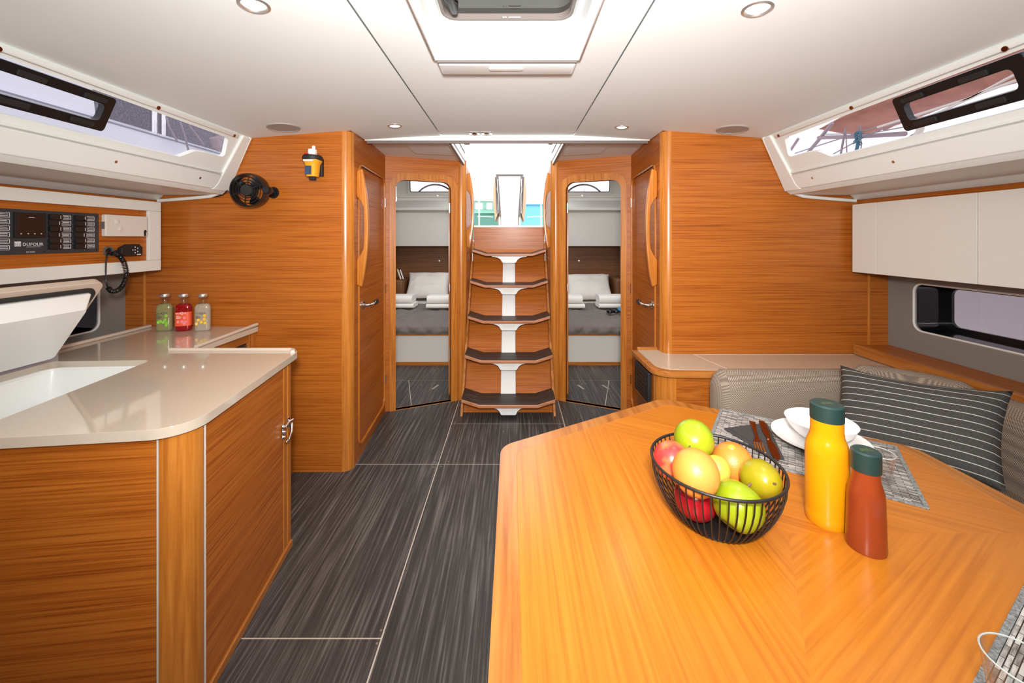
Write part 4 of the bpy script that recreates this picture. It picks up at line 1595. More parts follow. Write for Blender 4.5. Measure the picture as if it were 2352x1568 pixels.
cp = [(266, 577), (258, 576.5), (252, 578), (249, 580)]
path = [(257, 582), (265, 583), (275, 589), (283, 600), (288, 615), (290, 630), (287, 645), (281, 657), (272, 665.5), (262, 669), (254, 667), (249, 661)]
pp = [onx(px, py, EX + 0.032) for px, py in path]
dense = []
for i in range(len(pp) - 1):
    p0, p1, p2, p3 = pp[max(i - 1, 0)], pp[i], pp[i + 1], pp[min(i + 2, len(pp) - 1)]
    for k in range(24):
        t = k / 24
        dense.append(0.5 * ((2 * p1) + (p2 - p0) * t + (2 * p0 - 5 * p1 + 4 * p2 - p3) * t * t + (3 * p1 - p0 - 3 * p2 + p3) * t ** 3))
coil = []
acc = 0.0
for i, p in enumerate(dense):
    if i:
        acc += (dense[i] - dense[i - 1]).length
    tv = (dense[min(i + 1, len(dense) - 1)] - dense[max(i - 1, 0)]).normalized()
    nx = Vector((1, 0, 0))
    b2 = tv.cross(nx).normalized()
for i in range(len(dense) * 5):
    f = i / 5
    j = min(int(f), len(dense) - 2)
    p = dense[j].lerp(dense[j + 1], f - j)
    tv = (dense[j + 1] - dense[j]).normalized()
    b2 = tv.cross(Vector((1, 0, 0))).normalized()
    ph = f / len(dense) * 44 * 2 * PI
    coil.append(p + Vector((1, 0, 0)) * 0.0085 * math.cos(ph) + b2 * 0.0085 * math.sin(ph))
bm = nbm()
tube(bm, coil, 0.0026, 5)
cc = thing('coil_cord', 'black spiral cord looping down from the remote over the white frame', 'cord', pp[-2])
obj('spiral', bm, 'black_plastic', cc)
bm = nbm()
tube(bm, [onx(250, 578, EX + 0.012), onx(246, 583, EX + 0.02), onx(243.5, 600, EX + 0.022), onx(242.5, 640, EX + 0.012), onx(246, 655, EX + 0.02), pp[-1]], 0.0032, 6)
obj('tail', bm, 'black_plastic', cc)
bm = nbm()
tube(bm, [pp[0], onx(262, 578, EX + 0.03), onx(268, 575, EX + 0.026)], 0.0045, 6)
obj('strain_relief', bm, 'black_plastic', cc)

# ================================================================== ON THE PORT BULKHEAD: fan and distress beacon
fc = at(574, 437, 2.205)
fan = thing('cabin_fan', 'small black round cabin fan on the bulkhead beside the window surround', 'fan', (fc.x, 2.30, fc.z - 0.11))
Rf = Matrix.Translation(fc) @ Matrix.Rotation(math.radians(4), 4, 'Z') @ Matrix.Rotation(math.radians(90 + 4), 4, 'X')
R0 = 0.091
bm = nbm()
lathe(bm, [(R0 - 0.006, -0.030), (R0, -0.030), (R0 + 0.003, 0.0), (R0, 0.030), (R0 - 0.006, 0.030), (R0 - 0.004, 0.0)], 48, Rf, closed=True)
obj('shroud', bm, 'black_plastic', fan)
for rr in (0.042, 0.056, 0.072):
    bm = nbm()
    tube(bm, [Rf @ Vector((rr * math.cos(2 * PI * i / 40), rr * math.sin(2 * PI * i / 40), 0.030)) for i in range(40)], 0.0024, 6, closed=True)
    obj('guard_ring', bm, 'black_plastic', fan)
for i in range(6):
    an = i * PI / 3 + 0.35
    bm = nbm()
    tube(bm, [Rf @ Vector((0.02 * math.cos(an), 0.02 * math.sin(an), 0.033)), Rf @ Vector(((R0 - 0.002) * math.cos(an), (R0 - 0.002) * math.sin(an), 0.028))], 0.003, 6)
    obj('spoke', bm, 'black_plastic', fan)
bm = nbm()
lathe(bm, [(0, -0.03), (0.030, -0.03), (0.033, 0.03), (0.028, 0.038), (0, 0.040)], 28, Rf)
obj('motor_hub', bm, 'black_matt', fan, smooth=30)
for i in range(3):
    an = i * 2 * PI / 3 + 0.8
    bm = nbm()
    def bl(u, v, an=an):
        r_ = 0.026 + 0.052 * u
        a_ = an + (v - 0.5) * 1.15
        return Rf @ Vector((r_ * math.cos(a_), r_ * math.sin(a_), -0.012 + (v - 0.5) * 0.03))
    grid(bm, bl, 4, 6)
    bmesh.ops.solidify(bm, geom=bm.faces[:], thickness=0.0015)
    obj('blade', bm, 'black_plastic', fan)
bm = nbm()
kp = Rf @ Vector((R0 + 0.010, 0.0, 0.012))
lathe(bm, [(0, -0.022), (0.018, -0.022), (0.022, -0.015), (0.022, 0.015), (0.018, 0.022), (0, 0.022)], 24, Matrix.Translation(kp) @ Matrix.Rotation(PI / 2, 4, 'X'))
obj('tilt_knob', bm, 'black_plastic', fan, smooth=30)
bm = nbm()
tube(bm, [kp, (kp.x - 0.02, 2.26, kp.z), (kp.x - 0.035, 2.308, kp.z)], 0.013, 10)
obj('arm', bm, 'black_plastic', fan)
bm = nbm()
lathe(bm, [(0, 0), (0.034, 0), (0.030, 0.010), (0, 0.012)], 24, plane((kp.x - 0.035, 2.309, kp.z), (1, 0, 0), (0, 0, 1)))
obj('wall_base', bm, 'black_plastic', fan)
bm = nbm()
lp = Rf @ Vector((-R0, -0.02, 0))
tube(bm, [lp, at(522, 437, 2.26), at(512, 447, 2.29), at(495, 452, 2.30), at(470, 453, 2.30)], 0.003, 6)
obj('cable', bm, 'black_plastic', fan)

ec = at(718, 372, 2.245)
ebc = thing('distress_beacon', 'yellow and black emergency beacon with white aerial cap on the bulkhead', 'beacon', (ec.x, 2.30, ec.z - 0.10))
Mz = Matrix.Translation((ec.x, 2.245, ec.z))
sc = 2.245 / F


def zpx(py):
    return (372 - py) * sc


bm = nbm()
lathe(bm, [(0, zpx(406)), (0.029, zpx(406)), (0.031, zpx(404)), (0.037, zpx(378)), (0.041, zpx(375)), (0.047, zpx(370)), (0.047, zpx(366)), (0, zpx(366))], 28, Mz, sq=2.6)
obj('body', bm, 'epirb_yellow', ebc, smooth=30)
bm = nbm()
lathe(bm, [(0, zpx(369)), (0.050, zpx(369)), (0.053, zpx(366)), (0.053, zpx(361)), (0.048, zpx(358)), (0, zpx(357.5))], 28, Mz)
obj('collar', bm, 'black_matt', ebc, smooth=30)
bm = nbm()
lathe(bm, [(0.048, zpx(359)), (0.044, zpx(356)), (0.028, zpx(353.5)), (0, zpx(353))], 28, Mz)
obj('dome', bm, 'clear_glass', ebc)
bm = nbm()
lathe(bm, [(0, zpx(357)), (0.021, zpx(357)), (0.020, zpx(343.5)), (0.018, zpx(343)), (0, zpx(343))], 24, Mz, sq=3.5)
obj('lamp_block', bm, 'ceramic', ebc, smooth=30)
bm = nbm()
lathe(bm, [(0, zpx(344)), (0.0095, zpx(344)), (0.0095, zpx(336)), (0.007, zpx(335)), (0, zpx(335))], 16, Matrix.Translation((0.006, 0, 0)) @ Mz)
obj('aerial_cap', bm, 'ceramic', ebc, smooth=30)
bm = nbm()
box(bm, ec.x - 0.026, ec.x - 0.006, 2.245 - 0.045, 2.245 - 0.030, ec.z + zpx(357), ec.z + zpx(353.5))
obj('arming_tab', bm, 'epirb_red', ebc, bevel=0.003)
bm = nbm()
Mq = plane((ec.x, 2.245 - 0.0365, ec.z), (1, 0, 0), (0, 0.05, 1))
prism(bm, rrect(-0.024, 0.010, zpx(402.5), zpx(383), 0.002), -0.004, 0.0, Mq)
obj('instruction_label', bm, 'epirb_print', ebc)
bm = nbm()
Mq = plane((ec.x, 2.245 - 0.0475, ec.z), (1, 0, 0), (0, 0, 1))
prism(bm, rrect(-0.028, 0.024, zpx(373.2), zpx(369.5), 0.001), -0.005, 0.0, Mq)
obj('name_strip', bm, 'print_white', ebc)
bm = nbm()
box(bm, ec.x - 0.018, ec.x + 0.014, 2.235, 2.262, ec.z + zpx(413), ec.z + zpx(405.5))
obj('release', bm, 'black_matt', ebc, bevel=0.004)
bm = nbm()
box(bm, ec.x - 0.035, ec.x + 0.035, 2.283, 2.3095, ec.z + zpx(402), ec.z + zpx(360))
obj('wall_bracket', bm, 'black_matt', ebc, bevel=0.004)
bm = nbm()
box(bm, ec.x - 0.012, ec.x + 0.012, 2.262, 2.288, ec.z + zpx(395), ec.z + zpx(376))
obj('bracket_arm', bm, 'black_matt', ebc)

# ================================================================== STARBOARD: shelf cabinet, overhead lockers, ledge
SZ = 0.682
shp = [(0.722, 2.385), (0.722, 2.02), (2.16, 1.965), (2.16, 2.308), (0.925, 2.308), (0.873, 2.36), (0.873, 2.385)]
sh = thing('shelf_cabinet', 'low teak cabinet with beige laminate top along the starboard bulkhead', 'cabinet', (1.3, 2.15, 0))
bm = nbm()
prism(bm, roundpoly([(0.716, 2.40), (0.716, 2.005), (2.16, 1.955), (2.16, 2.306), (0.93, 2.306), (0.878, 2.35), (0.866, 2.40)], [0, 0.10, 0, 0, 0.02, 0.02, 0], 8), SZ - 0.034, SZ - 0.003)
obj('edge_band', bm, 'teak_edge_x', sh, bevel=0.006, bseg=3)
bm = nbm()
prism(bm, roundpoly([(0.748, 2.385), (0.748, 2.037), (2.155, 1.987), (2.155, 2.306), (0.928, 2.306), (0.880, 2.34), (0.872, 2.385)], [0, 0.09, 0, 0, 0.03, 0.03, 0], 8), SZ - 0.006, SZ)
tp = obj('laminate_top', bm, 'laminate_beige', sh)
bm = nbm()
tube(bm, [(1.04, 2.30, SZ), (1.10, 2.03, SZ)], 0.0012, 4)
tube(bm, [(1.04, 2.292, SZ), (2.15, 2.29, SZ)], 0.0012, 4)
obj('hatch_line', bm, 'fiddle_beige', tp)
bm = nbm()
box(bm, 0.748, 0.868, 2.386, 2.400, SZ - 0.004, SZ + 0.016)
obj('fiddle', bm, 'teak_edge_x', sh, bevel=0.003)
bm = nbm()
prism(bm, [(0.83, 2.022), (2.16, 1.972), (2.16, 1.992), (0.83, 2.042)], 0.0, SZ - 0.034)
obj('front_panel', bm, 'teak_x', sh)
bm = nbm()
r = 0.085
pts = [(0.83 - r * math.sin(PI / 2 * i / 10), 2.107 - r * math.cos(PI / 2 * i / 10)) for i in range(11)]
prism(bm, pts + [(0.765, 2.107), (0.83, 2.042)], 0.0, SZ - 0.034)
obj('corner_post', bm, 'teak_solid_z', sh, smooth=60)
bm = nbm()
for za, zb in ((0.0, 0.03), (0.435, 0.475), (0.625, SZ - 0.034)):
    box(bm, 0.745, 0.765, 2.107, 2.40, za, zb)
obj('side_rails', bm, 'teak_edge_y', sh)
bm = nbm()
box(bm, 0.752, 0.765, 2.107, 2.40, 0.03, 0.435)
obj('side_panel', bm, 'cabin_wood', sh)
bm = nbm()
box(bm, 0.750, 0.762, 2.107, 2.40, 0.475, 0.625)
obj('side_panel', bm, 'teak_y', sh)
bm = nbm()
prism(bm, rrect(2.14, 2.37, 0.465, 0.63, 0.01), -0.020, 0.0, plane((0.745, 0, 0), (0, 1, 0), (0, 0, 1)))
vent = obj('vent_grille', bm, 'black_matt', sh, bevel=0.004)
for i in range(6):
    bm = nbm()
    box(bm, 0.722, 0.727, 2.155, 2.355, 0.482 + i * 0.023, 0.492 + i * 0.023)
    obj('slat', bm, 'black_plastic', vent)

ov = thing('overhead_locker', 'row of cream lacquered overhead lockers on the starboard side', 'cabinet', (2.0, 1.5, 1.157))
oz0, oz1 = 1.157, 1.538
bm = nbm()
box(bm, 1.952, 1.989, 0.7, 2.30, oz0, oz1)
obj('carcass', bm, 'teak_y', ov)
for y0, y1, nmn in ((2.125, 2.272, 'end_panel'), (1.663, 2.122, 'door'), (1.20, 1.660, 'door'), (0.74, 1.197, 'door')):
    bm = nbm()
    box(bm, 1.930, 1.951, y0, y1, oz0, oz1)
    obj(nmn, bm, 'white_lacquer', ov, bevel=0.0015)

ld = thing('side_ledge', 'narrow teak ledge under the starboard hull window', 'ledge', (2.05, 1.5, 0.60))
bm = nbm()
box(bm, 1.985, 2.168, -0.6, 2.300, 0.70, 0.735)
obj('ledge_top', bm, 'teak_y', ld, bevel=0.003)
bm = nbm()
box(bm, 1.955, 1.985, -0.6, 2.300, SZ + 0.003, 0.745)
obj('upstand', bm, 'teak_edge_y', ld, bevel=0.004)

# ================================================================== SOFA
sofa = thing('corner_sofa', 'U-shaped beige tweed settee around the table', 'sofa', (1.5, 1.2, 0))


def cushion(name, x0, x1, y0, y1, z0, z1, r, parent, m='sofa_fabric', puff=0.0):
    bm = nbm()
    box(bm, x0, x1, y0, y1, z0, z1)
    bmesh.ops.bevel(bm, geom=bm.edges[:], offset=r, segments=5, profile=0.5, affect='EDGES')
    return obj(name, bm, m, parent, smooth=60)


# aft backrest, rounded corner section and hull-side backrest
def backrest(name, path, w0, zt, zb=0.40):
    """sweep a rounded backrest section along a plan path; normals point into the settee"""
    bm = nbm()
    sec = [(0.0, zb), (0.135, zb), (0.128, zb + 0.10), (0.112, zt - 0.085), (0.100, zt - 0.045), (0.078, zt - 0.014), (0.045, zt), (0.02, zt - 0.004), (0.0, zt - 0.02)]
    rings = []
    n = len(path)
    for i, (p, nv) in enumerate(path):
        ring = []
        e = 1.0
        dz = 0.0
        if i == 0 or i == n - 1:
            e, dz = 0.55, -0.07
        elif i == 1 or i == n - 2:
            e, dz = 0.86, -0.022
        for (a, z) in sec:
            zz = zb + (z - zb) * (1 + dz / (zt - zb))
            ring.append(bm.verts.new((p[0] + nv[0] * a * e, p[1] + nv[1] * a * e, zz)))
        rings.append(ring)
    m_ = len(sec)
    for r0, r1 in zip(rings[:-1], rings[1:]):
        for k in range(m_):
            bm.faces.new((r0[k], r0[(k + 1) % m_], r1[(k + 1) % m_], r1[k]))
    bm.faces.new(rings[0])
    bm.faces.new(list(reversed(rings[-1])))
    return obj(name, bm, 'sofa_fabric', sofa, smooth=70)


pa = [((0.965 + t, 1.955), (0, -1)) for t in (0.0, 0.012, 0.04, 0.12, 0.25, 0.40, 0.55, 0.62, 0.65, 0.668)]
backrest('back_cushion', pa, 0.13, 0.722)
pc = []
for i in range(13):
    an = PI / 2 * i / 12
    cxx, cyy, rr = 1.64, 1.655, 0.30
    pc.append(((cxx + rr * math.sin(an), cyy + rr * math.cos(an)), (-math.sin(an), -math.cos(an))))
pc = [((1.637, 1.955), (0, -1)), ((1.645, 1.955), (0, -1))] + pc[1:-1] + [((1.94, 1.65), (-1, 0)), ((1.94, 1.642), (-1, 0))]
backrest('corner_cushion', pc, 0.13, 0.742)
ps = [((1.94, y), (-1, 0)) for y in (1.638, 1.626, 1.59, 1.45, 1.2, 1.0, 0.80, 0.76, 0.74)]
backrest('back_cushion', ps, 0.13, 0.735)
cushion('seat_cushion', 0.97, 1.84, 1.52, 1.83, 0.30, 0.43, 0.03, sofa, 'sofa_fabric')
cushion('seat_cushion', 1.40, 1.84, 0.20, 1.515, 0.30, 0.43, 0.03, sofa, 'sofa_fabric')
bm = nbm()
box(bm, 0.99, 1.93, 1.58, 1.95, 0.0, 0.30)
obj('base', bm, 'teak_x', sofa)
bm = nbm()
box(bm, 1.46, 1.93, 0.20, 1.58, 0.0, 0.30)
obj('base', bm, 'teak_y', sofa)

# striped scatter cushion leaning across the corner
ptl, ptr, pbr = at(1930, 838, 1.80), at(2328, 898, 1.40), at(2312, 1132, 1.235)
pbl = ptl + (pbr - ptr) * 1.0
pbl = Vector((ptl.x - 0.15, ptl.y - 0.13, ptl.z - 0.30))
nn = (ptr - ptl).cross(pbl - ptl).normalized()
if nn.y > 0:
    nn = -nn
LW, LH = (ptr - ptl).length, (pbl - ptl).length
bm = nbm()


def pil(sign):
    def fn(u, v):
        p = ptl.lerp(ptr, u).lerp(pbl.lerp(pbr, u), v)
        uu, vv = 2 * u - 1, 2 * v - 1
        th = 0.075 * max(0, (1 - uu ** 4)) ** 0.55 * max(0, (1 - vv ** 4)) ** 0.55
        wr = 0.006 * noise.noise(Vector((u * 5, v * 3, 1.3 + sign))) * (1 - uu ** 4) * (1 - vv ** 4)
        pin = 0.030 * (vv * vv) * (1 - uu * uu) * (1 if vv < 0 else -0.5)      # sides pulled in between the corners
        pu = 0.018 * (uu ** 3) * (1 - vv * vv)
        q = p + nn * sign * (th + wr)
        q = q + (pbl - ptl).normalized() * pin - (ptr - ptl).normalized() * pu
        return q
    return fn


uvf = lambda u, v: (u * LW, v * LH + 0.006)
grid(bm, pil(1), 34, 24, uvf)
grid(bm, pil(-1), 34, 24, uvf)
tag(obj('scatter_cushion', bm, 'stripe_fabric', smooth=80), 'charcoal scatter cushion with thin white stripes in the sofa corner', 'cushion')

# ================================================================== TABLE
TZ = 0.72
TC = Vector((0.588, 0.854))
AP = 0.622
tab = thing('saloon_table', 'large hexagonal orange teak table with three veneer sections and a rounded border', 'table', (TC.x, TC.y, 0))
R6 = AP / math.cos(PI / 6)
hexo = [(R6 * math.cos(math.radians(a)), R6 * math.sin(math.radians(a))) for a in (90, 150, 210, 270, 330, 30)]
ap2 = AP - 0.048
R6i = ap2 / math.cos(PI / 6)
hexi = [(R6i * math.cos(math.radians(a)), R6i * math.sin(math.radians(a))) for a in (90, 150, 210, 270, 330, 30)]
outr = roundpoly(hexo, 0.075, 8)
innr = roundpoly(hexi, 0.045, 8)
bm = nbm()
prism(bm, outr, TZ - 0.030, TZ - 0.0002, holes=[innr])
obj('border', bm, 'table_edge', tab, world=False, bevel=0.0)
bm = nbm()
prism(bm, innr, TZ - 0.030, TZ - 0.006)
obj('core', bm, 'table_edge', tab, world=False)


def sector(a0, a1, m):
    """the part of the inner hexagon between two directions"""
    d0 = Vector((math.cos(math.radians(a0)), math.sin(math.radians(a0))))
    d1 = Vector((math.cos(math.radians(a1)), math.sin(math.radians(a1))))
    pts = [Vector((0, 0)), d0 * ap2]
    for p in sorted(innr, key=lambda q: (math.degrees(math.atan2(q[1], q[0])) - a0) % 360):
        an = (math.degrees(math.atan2(p[1], p[0])) - a0) % 360
        if 0.5 < an < 119.5:
            pts.append(Vector(p))
    pts.append(d1 * ap2)
    bm = nbm()
    prism(bm, [(p.x, p.y) for p in pts], TZ - 0.006, TZ)
    obj('veneer_section', bm, m, tab, world=False)


sector(120, 240, 'table_left')
sector(0, 120, 'table_far')
sector(240, 360, 'table_near')
bm = nbm()
tube(bm, [(p[0], p[1], TZ - 0.0008) for p in innr], 0.0011, 4, closed=True)
obj('inlay_line', bm, 'teak_solid_z', tab, world=False)
bm = nbm()
lathe(bm, [(0, TZ - 0.03), (0.12, TZ - 0.03), (0.10, TZ - 0.05), (0.055, TZ - 0.06), (0.055, 0.03), (0.16, 0.02), (0.17, 0.0), (0, 0)], 32)
obj('pedestal', bm, 'steel', tab, world=False)


def placemat(cx, cy, ang, lab, wd=0.476, hd=0.34):
    t = thing('placemat', lab, 'placemat', (cx, cy, TZ), ang, 'woven grey placemats on the table')
    bm = nbm()
    def fn(u, v):
        return Vector(((u - 0.5) * (wd - 0.016), (v - 0.5) * (hd - 0.016), 0.0022 + 0.0006 * noise.noise(Vector((u * 4, v * 3, cx)))))
    grid(bm, fn, 20, 14)
    bmesh.ops.solidify(bm, geom=bm.faces[:], thickness=0.0018)
    obj('weave', bm, 'mat_weave', t, world=False)
    bm = nbm()
    prism(bm, rrect(-wd / 2, wd / 2, -hd / 2, hd / 2, 0.004), 0.0003, 0.0036, holes=[rrect(-wd / 2 + 0.009, wd / 2 - 0.009, -hd / 2 + 0.009, hd / 2 - 0.009, 0.002)])
    obj('hem', bm, 'mat_hem', t, world=False, bevel=0.001)
    return t


c0 = (Vector((0.762, 1.48)) + Vector((0.9725, 0.922))) / 2
placemat(c0.x, c0.y, math.radians(-34.5), 'grey woven placemat under the plate, napkin and cutlery')
nv = Vector((0.5, -0.866))
c1 = TC + nv * (0.281 + 0.165)
placemat(c1.x, c1.y, math.radians(30), 'grey woven placemat with only a drinking glass, by the table edge', hd=0.33)
MT = TZ + 0.0037

# plate, bowl
bm = nbm()
lathe(bm, [(0, 0.0), (0.075, 0.0), (0.078, 0.003), (0.112, 0.016), (0.124, 0.021), (0.125, 0.023), (0.110, 0.019), (0.077, 0.007), (0, 0.006)], 56, Matrix.Translation((0.9355, 1.2185, MT)))
tag(obj('dinner_plate', bm, 'ceramic', smooth=60), 'white round dinner plate on the grey placemat under the bowl', 'plate')
bm = nbm()
lathe(bm, [(0, 0.0), (0.034, 0.0), (0.036, 0.004), (0.062, 0.018), (0.082, 0.040), (0.091, 0.062), (0.0925, 0.062), (0.0905, 0.058), (0.078, 0.038), (0.058, 0.020), (0.03, 0.009), (0, 0.008)], 56, Matrix.Translation((0.944, 1.226, MT + 0.0065)))
tag(obj('soup_bowl', bm, 'ceramic', smooth=60), 'white round bowl standing on the dinner plate', 'bowl')
# napkin
bm = nbm()
nap = [(0.693, 1.314), (0.736, 1.150), (0.768, 1.128), (0.861, 1.354)]
prism(bm, roundpoly(nap, 0.004, 2), MT, MT + 0.002)
prism(bm, roundpoly([(0.71, 1.31), (0.745, 1.16), (0.765, 1.14), (0.855, 1.345)], 0.004, 2), MT + 0.002, MT + 0.0038)
tag(obj('napkin', bm, 'napkin', weld=False), 'dark folded paper napkin under the fork and knife', 'napkin')


def strip(bm, pts, z, th):
    """flat ribbon: pts = (x, y, half width, z lift)"""
    L_, R_ = [], []
    n = len(pts)
    for i in range(n):
        p = Vector(pts[i][:2])
        d = (Vector(pts[min(i + 1, n - 1)][:2]) - Vector(pts[max(i - 1, 0)][:2])).normalized()
        nrm = Vector((-d.y, d.x))
        w_ = pts[i][2]
        zz = z + pts[i][3]
        L_.append((bm.verts.new((*(p + nrm * w_), zz)), bm.verts.new((*(p + nrm * w_), zz + th))))
        R_.append((bm.verts.new((*(p - nrm * w_), zz)), bm.verts.new((*(p - nrm * w_), zz + th))))
    for i in range(n - 1):
        a, b2, c2, d2 = L_[i], L_[i + 1], R_[i + 1], R_[i]
        bm.faces.new((a[1], b2[1], c2[1], d2[1]))
        bm.faces.new((a[0], d2[0], c2[0], b2[0]))
        bm.faces.new((a[0], b2[0], b2[1], a[1]))
        bm.faces.new((d2[0], d2[1], c2[1], c2[0]))
    bm.faces.new((L_[0][0], L_[0][1], R_[0][1], R_[0][0]))
    bm.faces.new((L_[-1][0], R_[-1][0], R_[-1][1], L_[-1][1]))


CZt = MT + 0.0042
fa, fb = Vector((0.812, 1.355)), Vector((0.718, 1.155))
fk = thing('fork', 'copper coloured fork lying on the dark napkin', 'fork', (fa.x, fa.y, CZt))
fd = (fb - fa)
fn_ = Vector((-fd.y, fd.x)).normalized()
bm = nbm()
strip(bm, [(*(fa + fd * t), w_, l_) for t, w_, l_ in ((0, 0.009, 0.0), (0.04, 0.0095, 0.001), (0.25, 0.006, 0.003), (0.5, 0.0042, 0.005), (0.60, 0.0050, 0.004), (0.66, 0.0115, 0.002), (0.72, 0.013, 0.0005))], CZt, 0.0025)
obj('handle', bm, 'copper', fk, bevel=0.0008)
for q in (-1.5, -0.5, 0.5, 1.5):
    bm = nbm()
    o_ = fn_ * (q * 0.0070)
    strip(bm, [(*(fa + fd * t + o_), 0.0021, l_) for t, l_ in ((0.70, 0.0005), (0.85, 0.001), (1.0, 0.004))], CZt, 0.002)
    obj('tine', bm, 'chrome', fk)
ka, kb = Vector((0.842, 1.352)), Vector((0.742, 1.118))
kn = thing('table_knife', 'copper coloured table knife beside the fork on the napkin', 'knife', (ka.x, ka.y, CZt))
kd = kb - ka
bm = nbm()
strip(bm, [(*(ka + kd * t), w_, 0) for t, w_ in ((0, 0.008), (0.05, 0.0095), (0.30, 0.0095), (0.47, 0.007), (0.52, 0.0055))], CZt, 0.005)
obj('handle', bm, 'copper', kn, bevel=0.0012)
bm = nbm()
strip(bm, [(*(ka + kd * t), w_, 0.001) for t, w_ in ((0.52, 0.005), (0.56, 0.009), (0.75, 0.0115), (0.92, 0.010), (1.0, 0.003))], CZt, 0.0018)
obj('blade', bm, 'copper', kn)


# drinking glasses
def tumbler(x, y, lab, r=0.034, h=0.085):
    t = thing('tumbler', lab, 'glass', (x, y, MT), 0.0, 'clear drinking glasses')
    bm = nbm()
    prof = [(0, 0.0), (r * 0.66, 0.0), (r * 0.70, 0.006), (r * 0.82, h * 0.45), (r * 0.98, h * 0.97), (r, h), (r - 0.0018, h), (r * 0.95 - 0.002, h * 0.94), (r * 0.78 - 0.002, h * 0.45), (r * 0.60, 0.013), (0, 0.011)]
    lathe(bm, prof, 40, Matrix.Translation((x, y, MT)))
    obj('cup', bm, 'clear_glass', t, smooth=60)
    bm = nbm()
    tube(bm, [(x + (r - 0.001) * math.cos(2 * PI * i / 40), y + (r - 0.001) * math.sin(2 * PI * i / 40), MT + h) for i in range(40)], 0.0012, 6, closed=True)
    obj('lip', bm, 'glass_lip', t)


mat('glass_lip', (0.75, 0.80, 0.80), 0.1, spec=0.8)
MATS['glass_lip'] = glass('glass_lip2', (0.85, 0.9, 0.9), 1.5, body=((0.8, 0.86, 0.86), 0.45))
tumbler(0.925, 1.012, 'clear tumbler behind the juice bottles at the placemat corner')
tumbler(0.648, 0.505, 'clear tumbler on the empty placemat by the table edge', 0.040, 0.09)


# juice bottles
def juice(name, x, y, R, HT, liq, lab, flare):
    t = thing(name, lab, 'bottle', (x, y, TZ))
    MM = Matrix.Translation((x, y, TZ))
    if flare:
        prof = [(0, 0), (R * 0.97, 0.0), (R * 1.0, 0.004), (R * 0.97, 0.04), (R * 0.93, 0.09), (R * 0.92, HT * 0.52), (R * 0.88, HT * 0.60), (R * 0.76, HT * 0.67), (R * 0.69, HT * 0.72), (R * 0.67, HT * 0.82), (0, HT * 0.82)]
    else:
        prof = [(0, 0), (R * 0.93, 0.0), (R * 0.985, 0.004), (R * 0.99, 0.022), (R * 0.975, 0.026), (R * 0.985, 0.03), (R, 0.07), (R, HT * 0.60), (R * 0.97, HT * 0.65), (R * 0.86, HT * 0.70), (R * 0.78, HT * 0.735), (R * 0.755, HT * 0.78), (R * 0.755, HT * 0.87), (0, HT * 0.87)]
    bm = nbm()
    lathe(bm, prof, 48, MM)
    obj('juice_body', bm, liq, t, smooth=60)
    r2 = R * (0.74 if flare else 0.775)
    z0 = HT * (0.80 if flare else 0.865)
    bm = nbm()
    lathe(bm, [(0, z0), (r2, z0), (r2, HT - 0.003), (r2 - 0.003, HT), (0, HT)], 48, MM)
    cp_ = obj('cap', bm, 'cap_green', t, smooth=30)
    bm = nbm()
    for i in range(3):
        q = Matrix.Translation((x - 0.008 + i * 0.008, y, TZ + HT)) @ Matrix.Rotation(0.6 * (i - 1), 4, 'Z')
        prism(bm, rrect(-0.0035, 0.0035, -0.006, 0.006, 0.003, 3), 0.0, 0.0004, q)
    obj('cap_emblem', bm, 'cap_print', cp_)
    if flare:
        for dx, dz in ((0.028, 0.55), (0.02, 0.45)):
            pass
    return t


juice('juice_bottle', 0.702, 0.893, 0.0405, 0.262, 'juice_orange', 'tall orange juice bottle with dark green cap', False)
juice('sauce_bottle', 0.7215, 0.8165, 0.0335, 0.198, 'juice_red', 'shorter brown-red juice bottle with dark green cap', True)

# ------------------------------------------------------------------ wire fruit basket and fruit
bc = Vector((0.455, 0.897, TZ))
bk = thing('fruit_basket', 'round black wire basket heaped with fruit on the table', 'basket', bc)


def brad(t):
    """basket radius at height fraction t"""
    return 0.072 + 0.063 * math.sin(min(1, t) * PI / 2) ** 0.7


BH = 0.128
bm = nbm()
tube(bm, [bc + Vector((0.135 * math.cos(2 * PI * i / 64), 0.135 * math.sin(2 * PI * i / 64), BH)) for i in range(64)], 0.0032, 8, closed=True)
obj('rim', bm, 'wire_black', bk)
bm = nbm()
lathe(bm, [(0, 0.001), (0.072, 0.001), (0.075, 0.003), (0.072, 0.005), (0, 0.004)], 48, Matrix.Translation(bc))
obj('base_plate', bm, 'wire_black', bk)
me_w = None
for i in range(54):
    an = 2 * PI * i / 54
    if me_w is None:
        bm = nbm()
        tube(bm, [Vector((brad(t), 0, 0.003 + (BH - 0.003) * t)) for t in (0, 0.08, 0.18, 0.30, 0.45, 0.60, 0.78, 1.0)], 0.0016, 5)
        w0 = obj('wire', bm, 'wire_black', bk, world=False)
        me_w = w0.data
        w0.rotation_euler = (0, 0, an)
    else:
        w1 = w0.copy()
        C.objects.link(w1)
        w1.rotation_euler = (0, 0, an)


